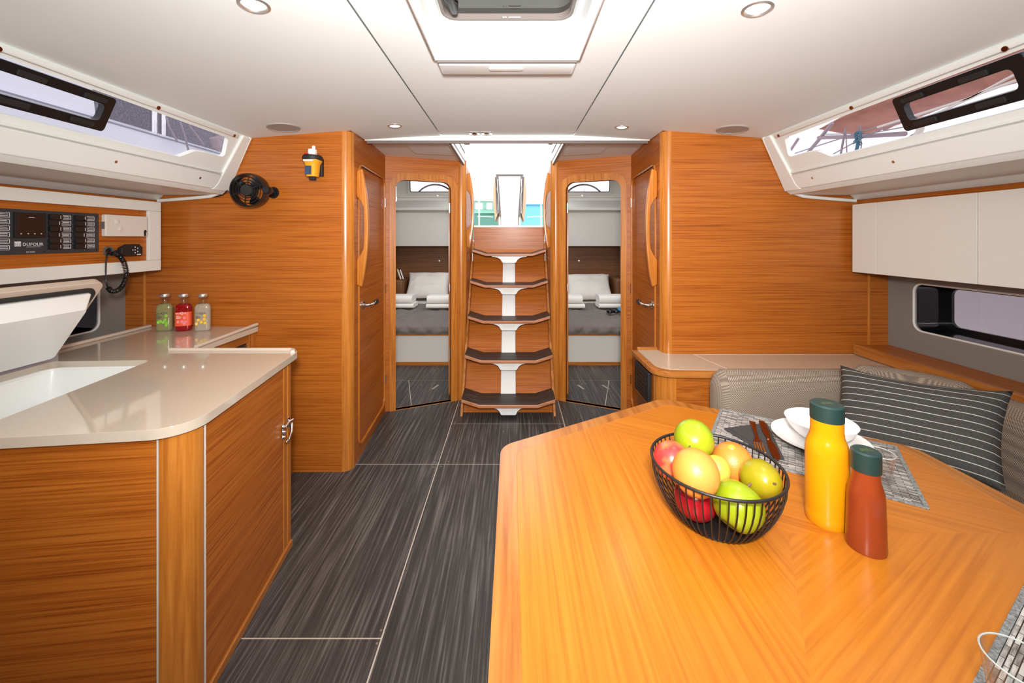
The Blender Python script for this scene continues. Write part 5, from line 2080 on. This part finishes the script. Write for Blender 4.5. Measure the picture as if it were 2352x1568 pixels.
def fruit_obj(name, lab, px, py, d, r, m, prof=None, tilt=(0, 0, 0), sc_=(1, 1, 1), cat='fruit', extra=None):
    p = Vector((px, py, d))
    t = thing(name, lab, cat, p, 0.0)
    MM = Matrix.Translation(p) @ Matrix.Rotation(tilt[2], 4, 'Z') @ Matrix.Rotation(tilt[0], 4, 'X') @ Matrix.Rotation(tilt[1], 4, 'Y') @ Matrix.Diagonal((r * sc_[0], r * sc_[1], r * sc_[2], 1))
    bm = nbm()
    if prof:
        lathe(bm, prof, 32, MM)
    else:
        sphere(bm, MM, 32, 20)
    obj('flesh', bm, m, t, smooth=80)
    if extra:
        bm = nbm()
        kind, em = extra
        if kind == 'stem':
            tube(bm, [MM @ Vector(q) for q in ((0, 0, 0.72), (0.03, 0.02, 0.95), (0.12, 0.05, 1.22))], r * 0.055, 7)
        elif kind == 'navel':
            lathe(bm, [(0, 0.0), (0.14, 0.0), (0.10, 0.05), (0, 0.07)], 14, MM @ Matrix.Translation((0, 0, 0.97)))
        elif kind == 'crown':
            for i in range(9):
                an = 2 * PI * i / 9
                c_, s_ = math.cos(an), math.sin(an)
                tube(bm, [MM @ Vector((0.12 * c_, 0.12 * s_, 0.96)), MM @ Vector((0.16 * c_, 0.16 * s_, 1.14)), MM @ Vector((0.26 * c_, 0.26 * s_, 1.27))], r * 0.05, 5, radii=[r * 0.09, r * 0.07, r * 0.015])
        elif kind == 'tip':
            lathe(bm, [(0, 0), (0.2, 0), (0.12, 0.12), (0, 0.18)], 14, MM @ Matrix.Translation((0, 0, 0.93)))
        obj(kind, bm, em, t)
    return t


def apple_prof(dip=0.22, taper=0.12):
    out = [(0, -0.86)]
    for i in range(1, 24):
        th = PI * i / 24
        z = -math.cos(th)
        r_ = math.sin(th) ** 0.86
        r_ *= 1 + taper * 0.4 * z
        zz = z - dip * math.exp(-(r_ / 0.33) ** 2) * (1 if z > 0 else -0.6)
        out.append((r_, zz))
    out.append((0, 1 - dip))
    return out


fruit_obj('green_apple', 'green apple on top of the fruit at the back of the basket', 0.4413, 0.9714, 0.8601, 0.045, 'apple_green', apple_prof(0.05), (0.5, -0.3, 0))
fruit_obj('pomegranate', 'red mottled pomegranate with spiky crown at the basket side', 0.371, 0.9282, 0.8345, 0.042, 'pomegranate_skin', None, (0.15, 1.05, 0), (1, 1, 1), extra=('crown', 'crown_brown'))
fruit_obj('grapefruit', 'large pale orange grapefruit resting on the red apple', 0.3867, 0.8436, 0.8558, 0.0475, 'grapefruit_skin', None, (-0.2, 1.25, 0), (1.0, 1.0, 0.97), extra=('navel', 'orange_skin'))
fruit_obj('lemon', 'yellow lemon between the two oranges in the basket', 0.461, 0.9042, 0.8251, 0.030, 'lemon_skin', None, (0.3, 0.2, 0), (1, 1, 1.1))
fruit_obj('orange', 'orange with a small stem tip at the back of the basket', 0.5217, 0.947, 0.8187, 0.045, 'orange_skin', None, (0.25, -0.2, 0), extra=('tip', 'print_yellow'))
fruit_obj('pear', 'yellow-green pear at the right rim of the basket', 0.5387, 0.8641, 0.8288, 0.039, 'mango_green',
          [(0, -0.95)] + [(math.sin(PI * i / 20) ** 0.9 * (1 - 0.16 * (-math.cos(PI * i / 20))), -math.cos(PI * i / 20) * 1.1) for i in range(1, 20)] + [(0, 1.08)], (1.2, 0.3, -0.4), extra=('stem', 'stem_brown'))
fruit_obj('green_apple', 'large green apple with stem in the front of the basket', 0.4657, 0.8256, 0.7973, 0.048, 'apple_green', apple_prof(0.22), (-0.35, 0.75, 0.15), (1, 1, 0.95), extra=('stem', 'stem_brown'))
fruit_obj('red_apple', 'dark red apple low in the basket below the grapefruit', 0.4086, 0.8906, 0.770, 0.044, 'apple_red', apple_prof(0.2), (-0.2, -0.9, 0), extra=('stem', 'crown_brown'))
fruit_obj('red_orange', 'reddish orange low in the basket behind the front apple', 0.5178, 0.8909, 0.762, 0.036, 'red_orange')
fruit_obj('red_apple', 'red apple hidden low at the back of the basket under the orange', 0.4568, 0.9591, 0.766, 0.040, 'apple_red', apple_prof(0.2))

# ================================================================== AFT CABINS
def soft_pillow(name, c, w_, h_, th, tilt, m, lab, seed, yaw=0.0):
    bm = nbm()
    R_ = Matrix.Translation(c) @ Matrix.Rotation(yaw, 4, 'Z') @ Matrix.Rotation(tilt, 4, 'X')
    for sg in (1, -1):
        def fn(u, v, sg=sg):
            a, b2 = 2 * u - 1, 2 * v - 1
            t_ = th * max(0, 1 - a ** 4) ** 0.6 * max(0, 1 - b2 ** 4) ** 0.6
            wr = 0.020 * noise.noise(Vector((u * 4, v * 5, seed))) * max(0, 1 - a ** 6) * max(0, 1 - b2 ** 6)
            wr += 0.010 * noise.noise(Vector((u * 11, v * 9, seed + 4))) * max(0, 1 - a ** 6) * max(0, 1 - b2 ** 6)
            pin = 1 - 0.07 * (1 - b2 * b2) * abs(a) ** 3
            pin2 = 1 - 0.06 * (1 - a * a) * abs(b2) ** 3
            return R_ @ Vector((a * w_ / 2 * pin, b2 * h_ / 2 * pin2, sg * t_ + wr))
        grid(bm, fn, 26, 20)
    return tag(obj(name, bm, m, smooth=80), lab, 'pillow')


def towel(c, w_, d_, h_, lab, yaw=0.0):
    t = thing('folded_towel', lab, 'towel', c, yaw, 'folded towels on the beds')
    bm = nbm()
    nl = 1
    for i in range(nl):
        z0 = h_ * i / nl
        pts = rrect(-d_ / 2 + 0.006 * i, d_ / 2 - 0.004 * i, z0, z0 + h_ / nl - 0.003, h_ / nl * 0.45, 6)
        prism(bm, pts, -w_ / 2 + 0.004 * i, w_ / 2 - 0.003 * i, plane((0, 0, 0), (0, 1, 0), (0, 0, 1)))
    obj('folds', bm, 'towel', t, world=False, smooth=60, weld=False)
    return t


for s, nm in SIDES:
    port = 'port' if s < 0 else 'starboard'

    def bxs(bm, a0, a1, y0, y1, z0, z1):
        x0, x1 = sorted((sx(s, a0), sx(s, a1)))
        return box(bm, x0, x1, y0, y1, z0, z1)
    bm = nbm()
    bxs(bm, 0.388, 0.40, 3.42, 6.1, 0.0, 1.25)
    struct('wall_cabin_inner_' + nm, bm, 'cabin_wood', 'inner wall of the %s aft cabin' % port, 'wall')
    bm = nbm()
    bxs(bm, 2.24, 2.26, 2.34, 3.25, 0.0, 1.6)
    bxs(bm, 2.24, 2.26, 3.25, 6.1, 0.0, 2.3)
    struct('wall_cabin_outer_' + nm, bm, 'grey_wall', 'hull side wall of the %s aft cabin' % port, 'wall')
    bm = nbm()
    bxs(bm, 0.76, 2.26, 3.30, 6.1, 2.30, 2.32)
    bxs(bm, 0.40, 0.78, 3.40, 4.1, 2.30, 2.32)
    bxs(bm, 0.96, 1.60, 2.34, 3.30, 2.02, 2.04)
    struct('ceiling_cabin_' + nm, bm, 'grey_wall', 'pale headliner over the %s aft cabin' % port, 'ceiling')
    bm = nbm()
    bxs(bm, 0.40, 2.24, 6.08, 6.1, 0.0, 1.25)
    bxs(bm, 0.74, 2.24, 5.62, 6.08, 1.262, 1.28)
    wb = struct('wall_cabin_aft_' + nm, bm, 'cabin_wood', 'dark wood headboard wall of the %s aft cabin' % port, 'wall')
    bm = nbm()
    bxs(bm, 0.74, 2.24, 5.60, 5.62, 1.235, 1.735)
    obj('upper_board', bm, 'grey_wall', wb)
    bm = nbm()                                      # moulded window box
    Mx = plane((0, 0, 0), (0, 1, 0), (0, 0, 1))
    x0, x1 = sorted((sx(s, 0.74), sx(s, 1.62)))
    prism(bm, roundpoly([(5.50, 1.725), (5.50, 1.765), (5.74, 1.885), (5.74, 1.935), (6.08, 1.935), (6.08, 1.725)], [0.01, 0.01, 0.02, 0.02, 0, 0], 3), x0, x1, Mx)
    obj('moulding', bm, 'grey_wall', wb)
    bm = nbm()
    ya, yb = 5.72, 5.68
    Mw = plane((XC, ya, 1.93), (s, 0, 0), (0, yb - ya, 0.37))
    kk = 1 if Mw.col[2].y < 0 else -1
    hole = rrect(0.80, 1.42, 0.075, 0.235, 0.02)
    prism(bm, [(0.74, 0.0), (1.62, 0.0), (1.62, 0.372), (0.74, 0.372)], -0.02 * kk, 0.0, Mw, holes=[hole])
    obj('window_face', bm, 'grey_wall', wb)
    bm = nbm()
    bxs(bm, 1.60, 2.24, 5.60, 5.62, 1.725, 2.3)
    obj('side_board', bm, 'grey_wall', wb)
    bm = nbm()
    tube(bm, [Mw @ Vector((p[0], p[1], 0.006 * kk)) for p in rrect(0.77, 1.46, 0.035, 0.27, 0.03)], 0.006, 6, closed=True)
    obj('moulding_ridge', bm, 'grey_wall', wb)
    win = thing('window_%d' % (6 if s < 0 else 7), 'small tinted window at the head of the %s aft cabin' % port, 'window', (sx(s, 1.06), 5.7, 2.0), kind='structure')
    bm = nbm()
    prism(bm, rrect(0.79, 1.43, 0.065, 0.245, 0.02), -0.014 * kk, -0.010 * kk, Mw)
    obj('pane', bm, 'cabin_glass', win)
    bm = nbm()
    tube(bm, [Mw @ Vector((p[0], p[1], 0.0)) for p in hole], 0.006, 6, closed=True)
    obj('gasket', bm, 'black_matt', win)
    bm = nbm()
    q = Mw @ Vector((1.03, 0.02, 0.012 * kk))
    lathe(bm, [(0, 0), (0.016, 0), (0.014, 0.012), (0, 0.016)], 14, plane(q, (1, 0, 0), (0, 0, 1)))
    obj('knob', bm, 'white_lacquer', win)
    # bed
    bed = thing('cabin_bed', 'double berth with white front board and grey quilt in the %s aft cabin' % port, 'bed', (sx(s, 1.3), 4.25, 0))
    bm = nbm()
    bxs(bm, 0.41, 2.23, 4.25, 4.28, 0.035, 0.315)
    obj('front_board', bm, 'cabin_white', bed)
    bm = nbm()
    bxs(bm, 0.41, 2.23, 4.24, 4.28, 0.0, 0.035)
    obj('bottom_rail', bm, 'teak_edge_x', bed)
    bm = nbm()
    bxs(bm, 0.41, 2.23, 4.24, 4.30, 0.315, 0.33)
    obj('top_rail', bm, 'teak_edge_x', bed)
    bm = nbm()
    bxs(bm, 0.42, 2.22, 4.30, 6.06, 0.33, 0.425)
    obj('mattress', bm, 'sheet', bed, bevel=0.02)
    bm = nbm()
    pr = [(4.236, 0.332), (4.225, 0.37), (4.235, 0.41), (4.27, 0.44), (4.33, 0.452)]
    xa, xb = sorted((sx(s, 0.42), sx(s, 2.22)))

    def qf(u, v):
        x_ = xa + (xb - xa) * u
        Lf = 0.14
        yv = v * 1.26
        if yv < Lf:
            f = yv / Lf * 4
            i = min(int(f), 3)
            y_ = pr[i][0] + (pr[i + 1][0] - pr[i][0]) * (f - i)
            z_ = pr[i][1] + (pr[i + 1][1] - pr[i][1]) * (f - i)
        else:
            y_, z_ = 4.33 + (yv - Lf), 0.452
        d1 = abs(math.sin((x_ + yv) * 18)) * abs(math.sin((x_ - yv) * 18))
        pf = 0.014 * d1 ** 0.5 + 0.012 * noise.noise(Vector((x_ * 9, yv * 9, 2.0))) + 0.006 * noise.noise(Vector((x_ * 26, yv * 26, 5.0)))
        if yv < Lf:
            return Vector((x_, y_ - pf, z_))
        return Vector((x_, y_, z_ + pf))
    grid(bm, qf, 150, 120)
    obj('quilt', bm, 'quilt', bed, smooth=80)
    bm = nbm()
    bxs(bm, 0.425, 2.215, 5.48, 6.05, 0.426, 0.448)
    obj('turned_sheet', bm, 'sheet', bed, bevel=0.008)
    # bedside locker
    bm = nbm()
    if s < 0:
        box(bm, -2.2, -1.53, 5.62, 6.05, 0.449, 0.76)
    else:
        box(bm, 1.46, 2.14, 5.66, 6.05, 0.449, 0.78)
    tag(obj('bedside_locker', bm, 'cabin_wood', bevel=0.03, bseg=4), 'dark wood bedside locker on the %s berth' % port, 'locker')
    # small metal knob on the headboard
    bm = nbm()
    q = at(1009 if s < 0 else 1330, 599, 6.078)
    lathe(bm, [(0, 0), (0.018, 0), (0.014, 0.02), (0, 0.022)], 14, plane(q, (1, 0, 0), (0, 0, 1)))
    tag(obj('coat_knob', bm, 'steel'), 'tiny metal knob on the %s cabin headboard' % port, 'knob')
    area('cabin_fill', (sx(s, 1.3), 3.9, 2.2), (sx(s, 1.1), 4.9, 0.6), 0.35, 9.5, (1.0, 0.95, 0.90))  # added fill light to brighten the cabin, no lamp fitting there

soft_pillow('bed_pillow', Vector((-1.21, 5.80, 0.665)), 0.62, 0.44, 0.085, math.radians(52), 'pillow_white', 'white pillow propped on the headboard in the port cabin', 1.0)
soft_pillow('bed_pillow', Vector((1.10, 5.78, 0.645)), 0.66, 0.46, 0.080, math.radians(46), 'pillow_white', 'white crumpled pillow beside the dark locker in the starboard cabin', 7.0)
zq = 0.479
for x, y, lab, stack in ((-1.42, 5.08, 'port berth by the locker', 0), (-0.86, 5.06, 'port berth by the open door leaf', 1), (0.70, 5.06, 'starboard berth by the open door leaf', 2), (1.28, 5.08, 'starboard berth next to the blue mask', 3)):
    towel(Vector((x, y, zq)), 0.40, 0.26, 0.055, 'white folded towel underneath on the ' + lab)
    towel(Vector((x - 0.01, y + 0.01, zq + 0.056)), 0.37, 0.24, 0.095, 'thick white towel on top on the ' + lab)
# books on the port locker
for i, (dx, m_, lab) in enumerate(((0.0, 'book_yellow', 'yellow paperback leaning on the bedside locker'), (0.035, 'black_matt', 'black book leaning next to the yellow paperback'))):
    t = thing('book', lab, 'book', (-1.60 + dx, 5.75, 0.761), math.radians(20))
    bm = nbm()
    Mb = Matrix.Rotation(math.radians(-18), 4, 'Y')
    box(bm, -0.012, 0.012, -0.09, 0.09, 0.003, 0.15, Mb)
    obj('cover', bm, m_, t, world=False, bevel=0.002)
    bm = nbm()
    box(bm, -0.009, 0.009, -0.088, -0.0905, 0.006, 0.147, Mb)
    obj('pages', bm, 'sheet', t, world=False)
# diving mask and blue cloth on the starboard berth
q = onz(1408, 719, zq)
t = thing('swim_mask', 'black swimming mask lying on the grey quilt', 'mask', (q.x, q.y, zq))
bm = nbm()
for k in (-1, 1):
    lathe(bm, [(0.018, 0.0), (0.034, 0.004), (0.036, 0.03), (0.024, 0.044), (0.018, 0.044)], 20, Matrix.Translation((q.x + k * 0.036, q.y, zq)), closed=True)
obj('frame', bm, 'black_plastic', t, weld=False)
bm = nbm()
tube(bm, [(q.x - 0.07, q.y, zq + 0.02), (q.x - 0.05, q.y + 0.10, zq + 0.015), (q.x + 0.06, q.y + 0.11, zq + 0.015), (q.x + 0.075, q.y, zq + 0.02)], 0.007, 6)
obj('strap', bm, 'black_matt', t)
q = onz(1440, 714, zq)
bm = nbm()


def clothf(u, v):
    return Vector((q.x - 0.10 + 0.24 * u, q.y - 0.12 + 0.22 * v, zq + 0.012 + 0.05 * math.sin(PI * u) * math.sin(PI * v) + 0.012 * noise.noise(Vector((u * 5, v * 5, 9)))))


grid(bm, clothf, 14, 14)
bmesh.ops.solidify(bm, geom=bm.faces[:], thickness=0.006)
tag(obj('blue_cloth', bm, 'blue_cloth', smooth=80), 'crumpled blue cloth beside the black mask on the berth', 'cloth')

# ================================================================== OUTSIDE: cockpit
ct = thing('cockpit_table', 'white cockpit table with folded wooden leaves seen through the companionway', 'table', (0.0, 6.1, 1.30))
cyd = 6.0


def cx(px):
    return (px - CX) / F * cyd


def cz(py):
    return H - (py - HY) / F * cyd


bm = nbm()
Mc = XZ(cyd)
prism(bm, [(cx(1151), 1.30), (cx(1191), 1.30), (cx(1196), cz(404)), (cx(1145), cz(404))], -0.9, 0.0, Mc)
obj('centre_box', bm, 'hull_white', ct, bevel=0.004)
bm = nbm()
prism(bm, [(cx(1139), cz(400)), (cx(1202), cz(400)), (cx(1202), cz(403.5)), (cx(1139), cz(403.5))], -0.92, 0.01, Mc)
obj('top_frame', bm, 'dark_frame', ct)
for sg in (-1, 1):
    mid = 1170.5
    bm = nbm()
    prism(bm, [(cx(mid + sg * 24), cz(498)), (cx(mid + sg * 19.5), cz(495)), (cx(mid + sg * 25.5), cz(404)), (cx(mid + sg * 31), cz(404))], -0.05, 0.02, Mc)
    obj('hinge_post', bm, 'dark_frame', ct)
    bm = nbm()
    tube(bm, [Mc @ Vector((cx(mid + sg * 27), cz(412), 0.035)), Mc @ Vector((cx(mid + sg * 28), cz(435), 0.035)), Mc @ Vector((cx(mid + sg * 26), cz(447), 0.035)), Mc @ Vector((cx(mid + sg * 26.5), cz(490), 0.035))], 0.008, 8)
    obj('stay', bm, 'chrome', ct)
    bm = nbm()
    prism(bm, [(cx(mid + sg * 27.5), cz(492)), (cx(mid + sg * 33), cz(507)), (cx(mid + sg * 37.5), cz(470)), (cx(mid + sg * 38.5), cz(440)), (cx(mid + sg * 34), cz(406)), (cx(mid + sg * 32), cz(406))], -0.85, 0.0, Mc)
    obj('leaf', bm, 'outdoor_teak', ct)
    bm = nbm()
    prism(bm, [(cx(mid + sg * 31), cz(406)), (cx(mid + sg * 33.5), cz(406)), (cx(mid + sg * 29.5), cz(490)), (cx(mid + sg * 27.5), cz(490))], -0.86, 0.005, Mc)
    obj('leaf_edge', bm, 'dark_frame', ct)
    bm = nbm()
    prism(bm, [(cx(mid + sg * 19.5), 1.30), (cx(mid + sg * 26), 1.30), (cx(mid + sg * 25), cz(497)), (cx(mid + sg * 20), cz(495))], -0.4, 0.0, Mc)
    obj('foot', bm, 'pale_metal', ct)
bm = nbm()
box(bm, -0.40, 0.34, 4.2, 6.12, 1.26, 1.298)
box(bm, -1.2, 1.2, 6.12, 9.5, 1.26, 1.298)
struct('floor_cockpit', bm, 'outdoor_teak', 'pale cockpit sole outside the companionway', 'floor')
for px, lab in ((1100.5, 'slim pale pushpit post in front of the green boat'), (1242.5, 'slim pale pushpit post in front of the blue shed')):
    d = 9.0
    t = thing('pushpit_rail', lab, 'rail', (at(px, 515, d).x, d, 1.30))
    bm = nbm()
    cyl(bm, (at(px, 0, d).x, d, 1.30), at(px, 460, d), 0.016, 8)
    obj('post', bm, 'pale_metal', t)
    sgn = 1 if px < 1176 else -1
    bm = nbm()
    tube(bm, [at(px - sgn * 4, 461, d), at(px, 460, d), at(px + sgn * 40, 461, d)], 0.010, 8)
    obj('top_rail', bm, 'pale_metal', t)
    bm = nbm()
    tube(bm, [at(px - sgn * 4, 497, d), at(px, 497, d), at(px + sgn * 32, 498, d)], 0.008, 8)
    obj('mid_rail', bm, 'pale_metal', t)
for s in (-1, 1):                                     # steering wheels seen through the cabin windows
    c_ = Vector((-1.40 if s < 0 else 1.31, 7.3, 1.92))
    t = thing('steering_wheel', 'dark steering wheel rim outside the %s cabin window' % ('port' if s < 0 else 'starboard'), 'steering wheel', (c_.x, c_.y, 1.35))
    bm = nbm()
    tube(bm, [c_ + Vector((0.40 * math.cos(2 * PI * i / 40), 0, 0.40 * math.sin(2 * PI * i / 40))) for i in range(40)], 0.016, 8, closed=True)
    obj('rim', bm, 'black_matt', t)
    for i in range(5):
        an = 2 * PI * i / 5 + 0.3
        bm = nbm()
        cyl(bm, c_, c_ + Vector((0.4 * math.cos(an), 0, 0.4 * math.sin(an))), 0.008, 6)
        obj('spoke', bm, 'steel', t)
    bm = nbm()
    box(bm, c_.x - 0.14, c_.x + 0.14, c_.y + 0.02, c_.y + 0.3, 1.30, 2.0)
    obj('pedestal', bm, 'hull_white', t, bevel=0.02)

# green motor boat and blue shed far astern
gd = 16.0
gb = thing('green_motor_boat', 'green boat with a windowed wheelhouse moored astern', 'boat', (at(1110, 520, gd).x, gd, 0))
bm = nbm()
p0, p1 = at(1040, 487, gd), at(1158, 492, gd)
prism(bm, [(p0.x, 0.0), (p1.x, 0.0), (p1.x, p1.z), (p0.x, p0.z)], -3.0, 0.0, XZ(gd))
obj('hull', bm, 'boat_dark_green', gb, bevel=0.05)
bm = nbm()
prism(bm, [(at(1040, 0, gd).x, at(0, 490, gd).z), (at(1158, 0, gd).x, at(0, 490, gd).z), (at(1158, 0, gd).x, at(0, 484, gd).z), (at(1040, 0, gd).x, at(0, 481, gd).z)], -2.0, 0.06, XZ(gd))
obj('rubbing_strake', bm, 'boat_green', gb)
wx = [(1072, 1086), (1091, 1109), (1117, 1131), (1136, 1150)]
holes = [[(at(a, 0, gd).x, at(0, 481, gd).z), (at(b, 0, gd).x, at(0, 481, gd).z), (at(b, 0, gd).x, at(0, 465, gd).z), (at(a, 0, gd).x, at(0, 465, gd).z)] for a, b in wx]
bm = nbm()
prism(bm, [(at(1062, 0, gd).x, at(0, 485, gd).z), (at(1154, 0, gd).x, at(0, 485, gd).z), (at(1150, 0, gd).x, at(0, 461, gd).z), (at(1066, 0, gd).x, at(0, 461, gd).z)], -0.08, 0.0, XZ(gd), holes=holes)
obj('wheelhouse', bm, 'boat_green', gb)
for h in holes:
    bm = nbm()
    prism(bm, h, -0.06, -0.05, XZ(gd))
    obj('window', bm, 'hull_white', gb)
bm = nbm()
prism(bm, [(at(1058, 0, gd).x, at(0, 461, gd).z), (at(1158, 0, gd).x, at(0, 461, gd).z), (at(1152, 0, gd).x, at(0, 458, gd).z), (at(1064, 0, gd).x, at(0, 458, gd).z)], -1.8, 0.15, XZ(gd))
obj('roof', bm, 'pale_metal', gb)
bs = thing('blue_shed', 'bright blue container with darker rim moored astern', 'shed', (at(1230, 520, gd).x, gd, 0))
bm = nbm()
prism(bm, [(at(1196, 0, gd).x, 0.0), (at(1275, 0, gd).x, 0.0), (at(1275, 0, gd).x, at(0, 470, gd).z), (at(1196, 0, gd).x, at(0, 470, gd).z)], -2.5, 0.0, XZ(gd))
obj('wall', bm, 'shed_blue', bs)
bm = nbm()
prism(bm, [(at(1194, 0, gd).x, at(0, 472, gd).z), (at(1277, 0, gd).x, at(0, 472, gd).z), (at(1277, 0, gd).x, at(0, 468.5, gd).z), (at(1194, 0, gd).x, at(0, 468.5, gd).z)], -2.5, 0.06, XZ(gd))
obj('roof_rim', bm, 'shed_rim', bs)

# ================================================================== OUTSIDE: boat alongside to port
NX = -4.0
nb = thing('neighbour_yacht', 'white yacht moored alongside to port with a grey canvas hood', 'boat', (NX, 4.0, -0.3))
Mn = plane((0, 0, 0), (1, 0, 0), (0, 0, 1))
bm = nbm()
prism(bm, [(-7.5, -0.3), (NX - 0.25, -0.3), (NX - 0.02, 1.6), (NX, 2.50), (NX - 0.10, 2.56), (-7.5, 2.62)], -12.0, 1.0, plane((0, 0, 0), (1, 0, 0), (0, 0, 1)))
obj('hull', bm, 'hull_white', nb, smooth=30)
bm = nbm()
tube(bm, [(NX + 0.004, -1.0, 2.50), (NX + 0.004, 12.0, 2.50)], 0.008, 6)
obj('toe_rail', bm, 'hull_line', nb)
bm = nbm()
prism(bm, [(NX - 0.20, 2.5), (NX - 0.32, 3.5), (-6.5, 3.6), (-6.5, 2.5)], -4.05, 1.0, Mn)
obj('deckhouse', bm, 'hull_white', nb)
bm = nbm()
prism(bm, [(NX - 0.35, 2.56), (NX - 0.50, 3.6), (-6.5, 3.8), (-6.5, 2.56)], -9.0, -4.12, Mn)
obj('canvas_hood', bm, 'canvas_grey', nb)
for px, r_ in ((353, 0.020), (374, 0.018)):
    bm = nbm()
    p = onx(px, 300, NX - 0.12)
    cyl(bm, (p.x, p.y, 2.52), (p.x, p.y, 3.4), r_ * 1.6, 10)
    obj('stanchion', bm, 'chrome', nb)
for a, b2, c_ in (((382, 268), (388, 290), (408, 326)), ((414, 280), (424, 310), (434, 350)), ((433, 286), (448, 306), (468, 332))):
    bm = nbm()
    tube(bm, [onx(*a, NX + 0.06), onx(*b2, NX + 0.10), onx(*c_, NX + 0.08)], 0.012, 6)
    obj('mooring_line', bm, 'rope_grey', nb)
bm = nbm()
for (a, b2) in (((492, 316), (500, 338)), ((500, 316), (512, 335)), ((496, 322), (508, 343))):
    tube(bm, [onx(*a, NX + 0.15), onx(*b2, NX + 0.15)], 0.06, 8)
obj('fairlead', bm, 'spar', nb)

# ================================================================== OUTSIDE: boat alongside to starboard
RX = 4.0
rb_ = thing('starboard_neighbour_yacht', 'pale yacht alongside to starboard with a rust-brown sail cover', 'boat', (RX, 3.5, -0.3))
bm = nbm()
prism(bm, [(RX - 0.35, 1.55), (RX - 0.30, 0.6), (RX, -0.3), (8.0, -0.3), (8.0, 1.6)], -12.0, 0.5, Mn)
obj('hull', bm, 'hull_white', rb_, smooth=30)
rings = []
bm = nbm()
for i in range(13):
    t_ = i / 12
    y_ = 1.0 + (5.25 - 1.0) * t_
    zb_ = 2.62 + 0.10 * t_ + 0.10 * (1 - t_)
    hgt = 1.5 * (1 - t_) + 0.10
    ring = []
    for k in range(16):
        an = 2 * PI * k / 16
        ring.append(bm.verts.new((RX + 0.45 + (0.40 + 0.05 * math.sin(7 * t_)) * math.cos(an), y_, zb_ + hgt / 2 + hgt / 2 * math.sin(an) + 0.02 * math.sin(11 * t_ + k))))
    rings.append(ring)
for r0, r1 in zip(rings[:-1], rings[1:]):
    for k in range(16):
        bm.faces.new((r0[k], r0[(k + 1) % 16], r1[(k + 1) % 16], r1[k]))
bm.faces.new(rings[0])
bm.faces.new(rings[-1])
obj('sail_cover', bm, 'sail_cover', rb_, smooth=80)


def rline(pts, r_, m_='rope_grey', X_=RX - 0.1, name='rigging_line'):
    bm = nbm()
    tube(bm, [onx(px, py, X_) for px, py in pts], r_, 6)
    obj(name, bm, m_, rb_)


rline([(1890, 331), (2075, 272), (2200, 232)], 0.007)
rline([(1902, 360), (1990, 312), (2090, 270)], 0.007)
rline([(2005, 305), (2085, 290)], 0.006)
rline([(1826, 352), (1890, 331)], 0.007)
rline([(1870, 372), (1910, 355)], 0.007)
rline([(1897, 308), (2005, 306.5)], 0.005)
rline([(1880, 316), (1960, 314), (2080, 307)], 0.024, 'spar', RX, 'boom')
rline([(1846, 362), (1880, 322), (1912, 282)], 0.022, 'spar', RX, 'strut')
rline([(1816, 345), (1834, 318)], 0.018, 'spar', RX, 'strut')
rline([(1929, 366), (1938, 316), (1943, 292)], 0.012)
rline([(1946, 362), (1944, 330), (1943, 300)], 0.006)
rline([(1972, 286), (1972, 302)], 0.006)
rline([(1977, 286), (1975, 302)], 0.006)
rline([(1976, 352), (1979, 330), (1976, 315)], 0.006)
rline([(2016, 152 + 140), (2230, 225), (2352, 160)], 0.012, 'pale_metal', RX - 0.2)
rline([(2120, 275), (2250, 215), (2352, 178)], 0.012, 'pale_metal', RX - 0.2)
rline([(2100, 320), (2113, 300), (2118, 268)], 0.03, 'pale_metal', RX - 0.15, 'strut')
rline([(2080, 322), (2100, 310)], 0.02, 'spar', RX, 'strut')
bm = nbm()                                            # hanging coil of teal rope
for k, (ra_, rb2, ph) in enumerate(((7, 9, 0), (5, 11, 0.4), (6, 7, 0.9))):
    cxx, cyy = 1971, 311 + k * 3
    tube(bm, [onx(cxx + ra_ * math.cos(2 * PI * i / 24 + ph), cyy + rb2 * math.sin(2 * PI * i / 24), RX - 0.12 - 0.02 * k) for i in range(24)], 0.010, 6, closed=True)
tube(bm, [onx(1970, 318, RX - 0.1), onx(1971, 326, RX - 0.1), onx(1969, 338, RX - 0.1), onx(1966, 350, RX - 0.1)], 0.018, 6)
tube(bm, [onx(1971, 324, RX - 0.1), onx(1961, 324, RX - 0.1), onx(1960, 330, RX - 0.1), onx(1970, 325, RX - 0.1)], 0.007, 6)
tube(bm, [onx(1972, 324, RX - 0.1), onx(1980, 330, RX - 0.1), onx(1976, 333, RX - 0.1), onx(1971, 326, RX - 0.1)], 0.007, 6)
obj('rope_coil', bm, 'rope_teal', rb_)

# ================================================================== FORWARD END OF THE SALOON, behind the camera
bm = nbm()
prism(bm, [(-2.24, 0.0), (2.18, 0.0), (2.18, 1.6), (1.45, 2.03), (-1.5, 2.03), (-2.24, 1.6)], -0.02, 0.0, plane((0, -1.02, 0), (1, 0, 0), (0, 0, 1)))
struct('wall_forward', bm, 'teak_x', 'teak bulkhead at the forward end of the saloon', 'wall')
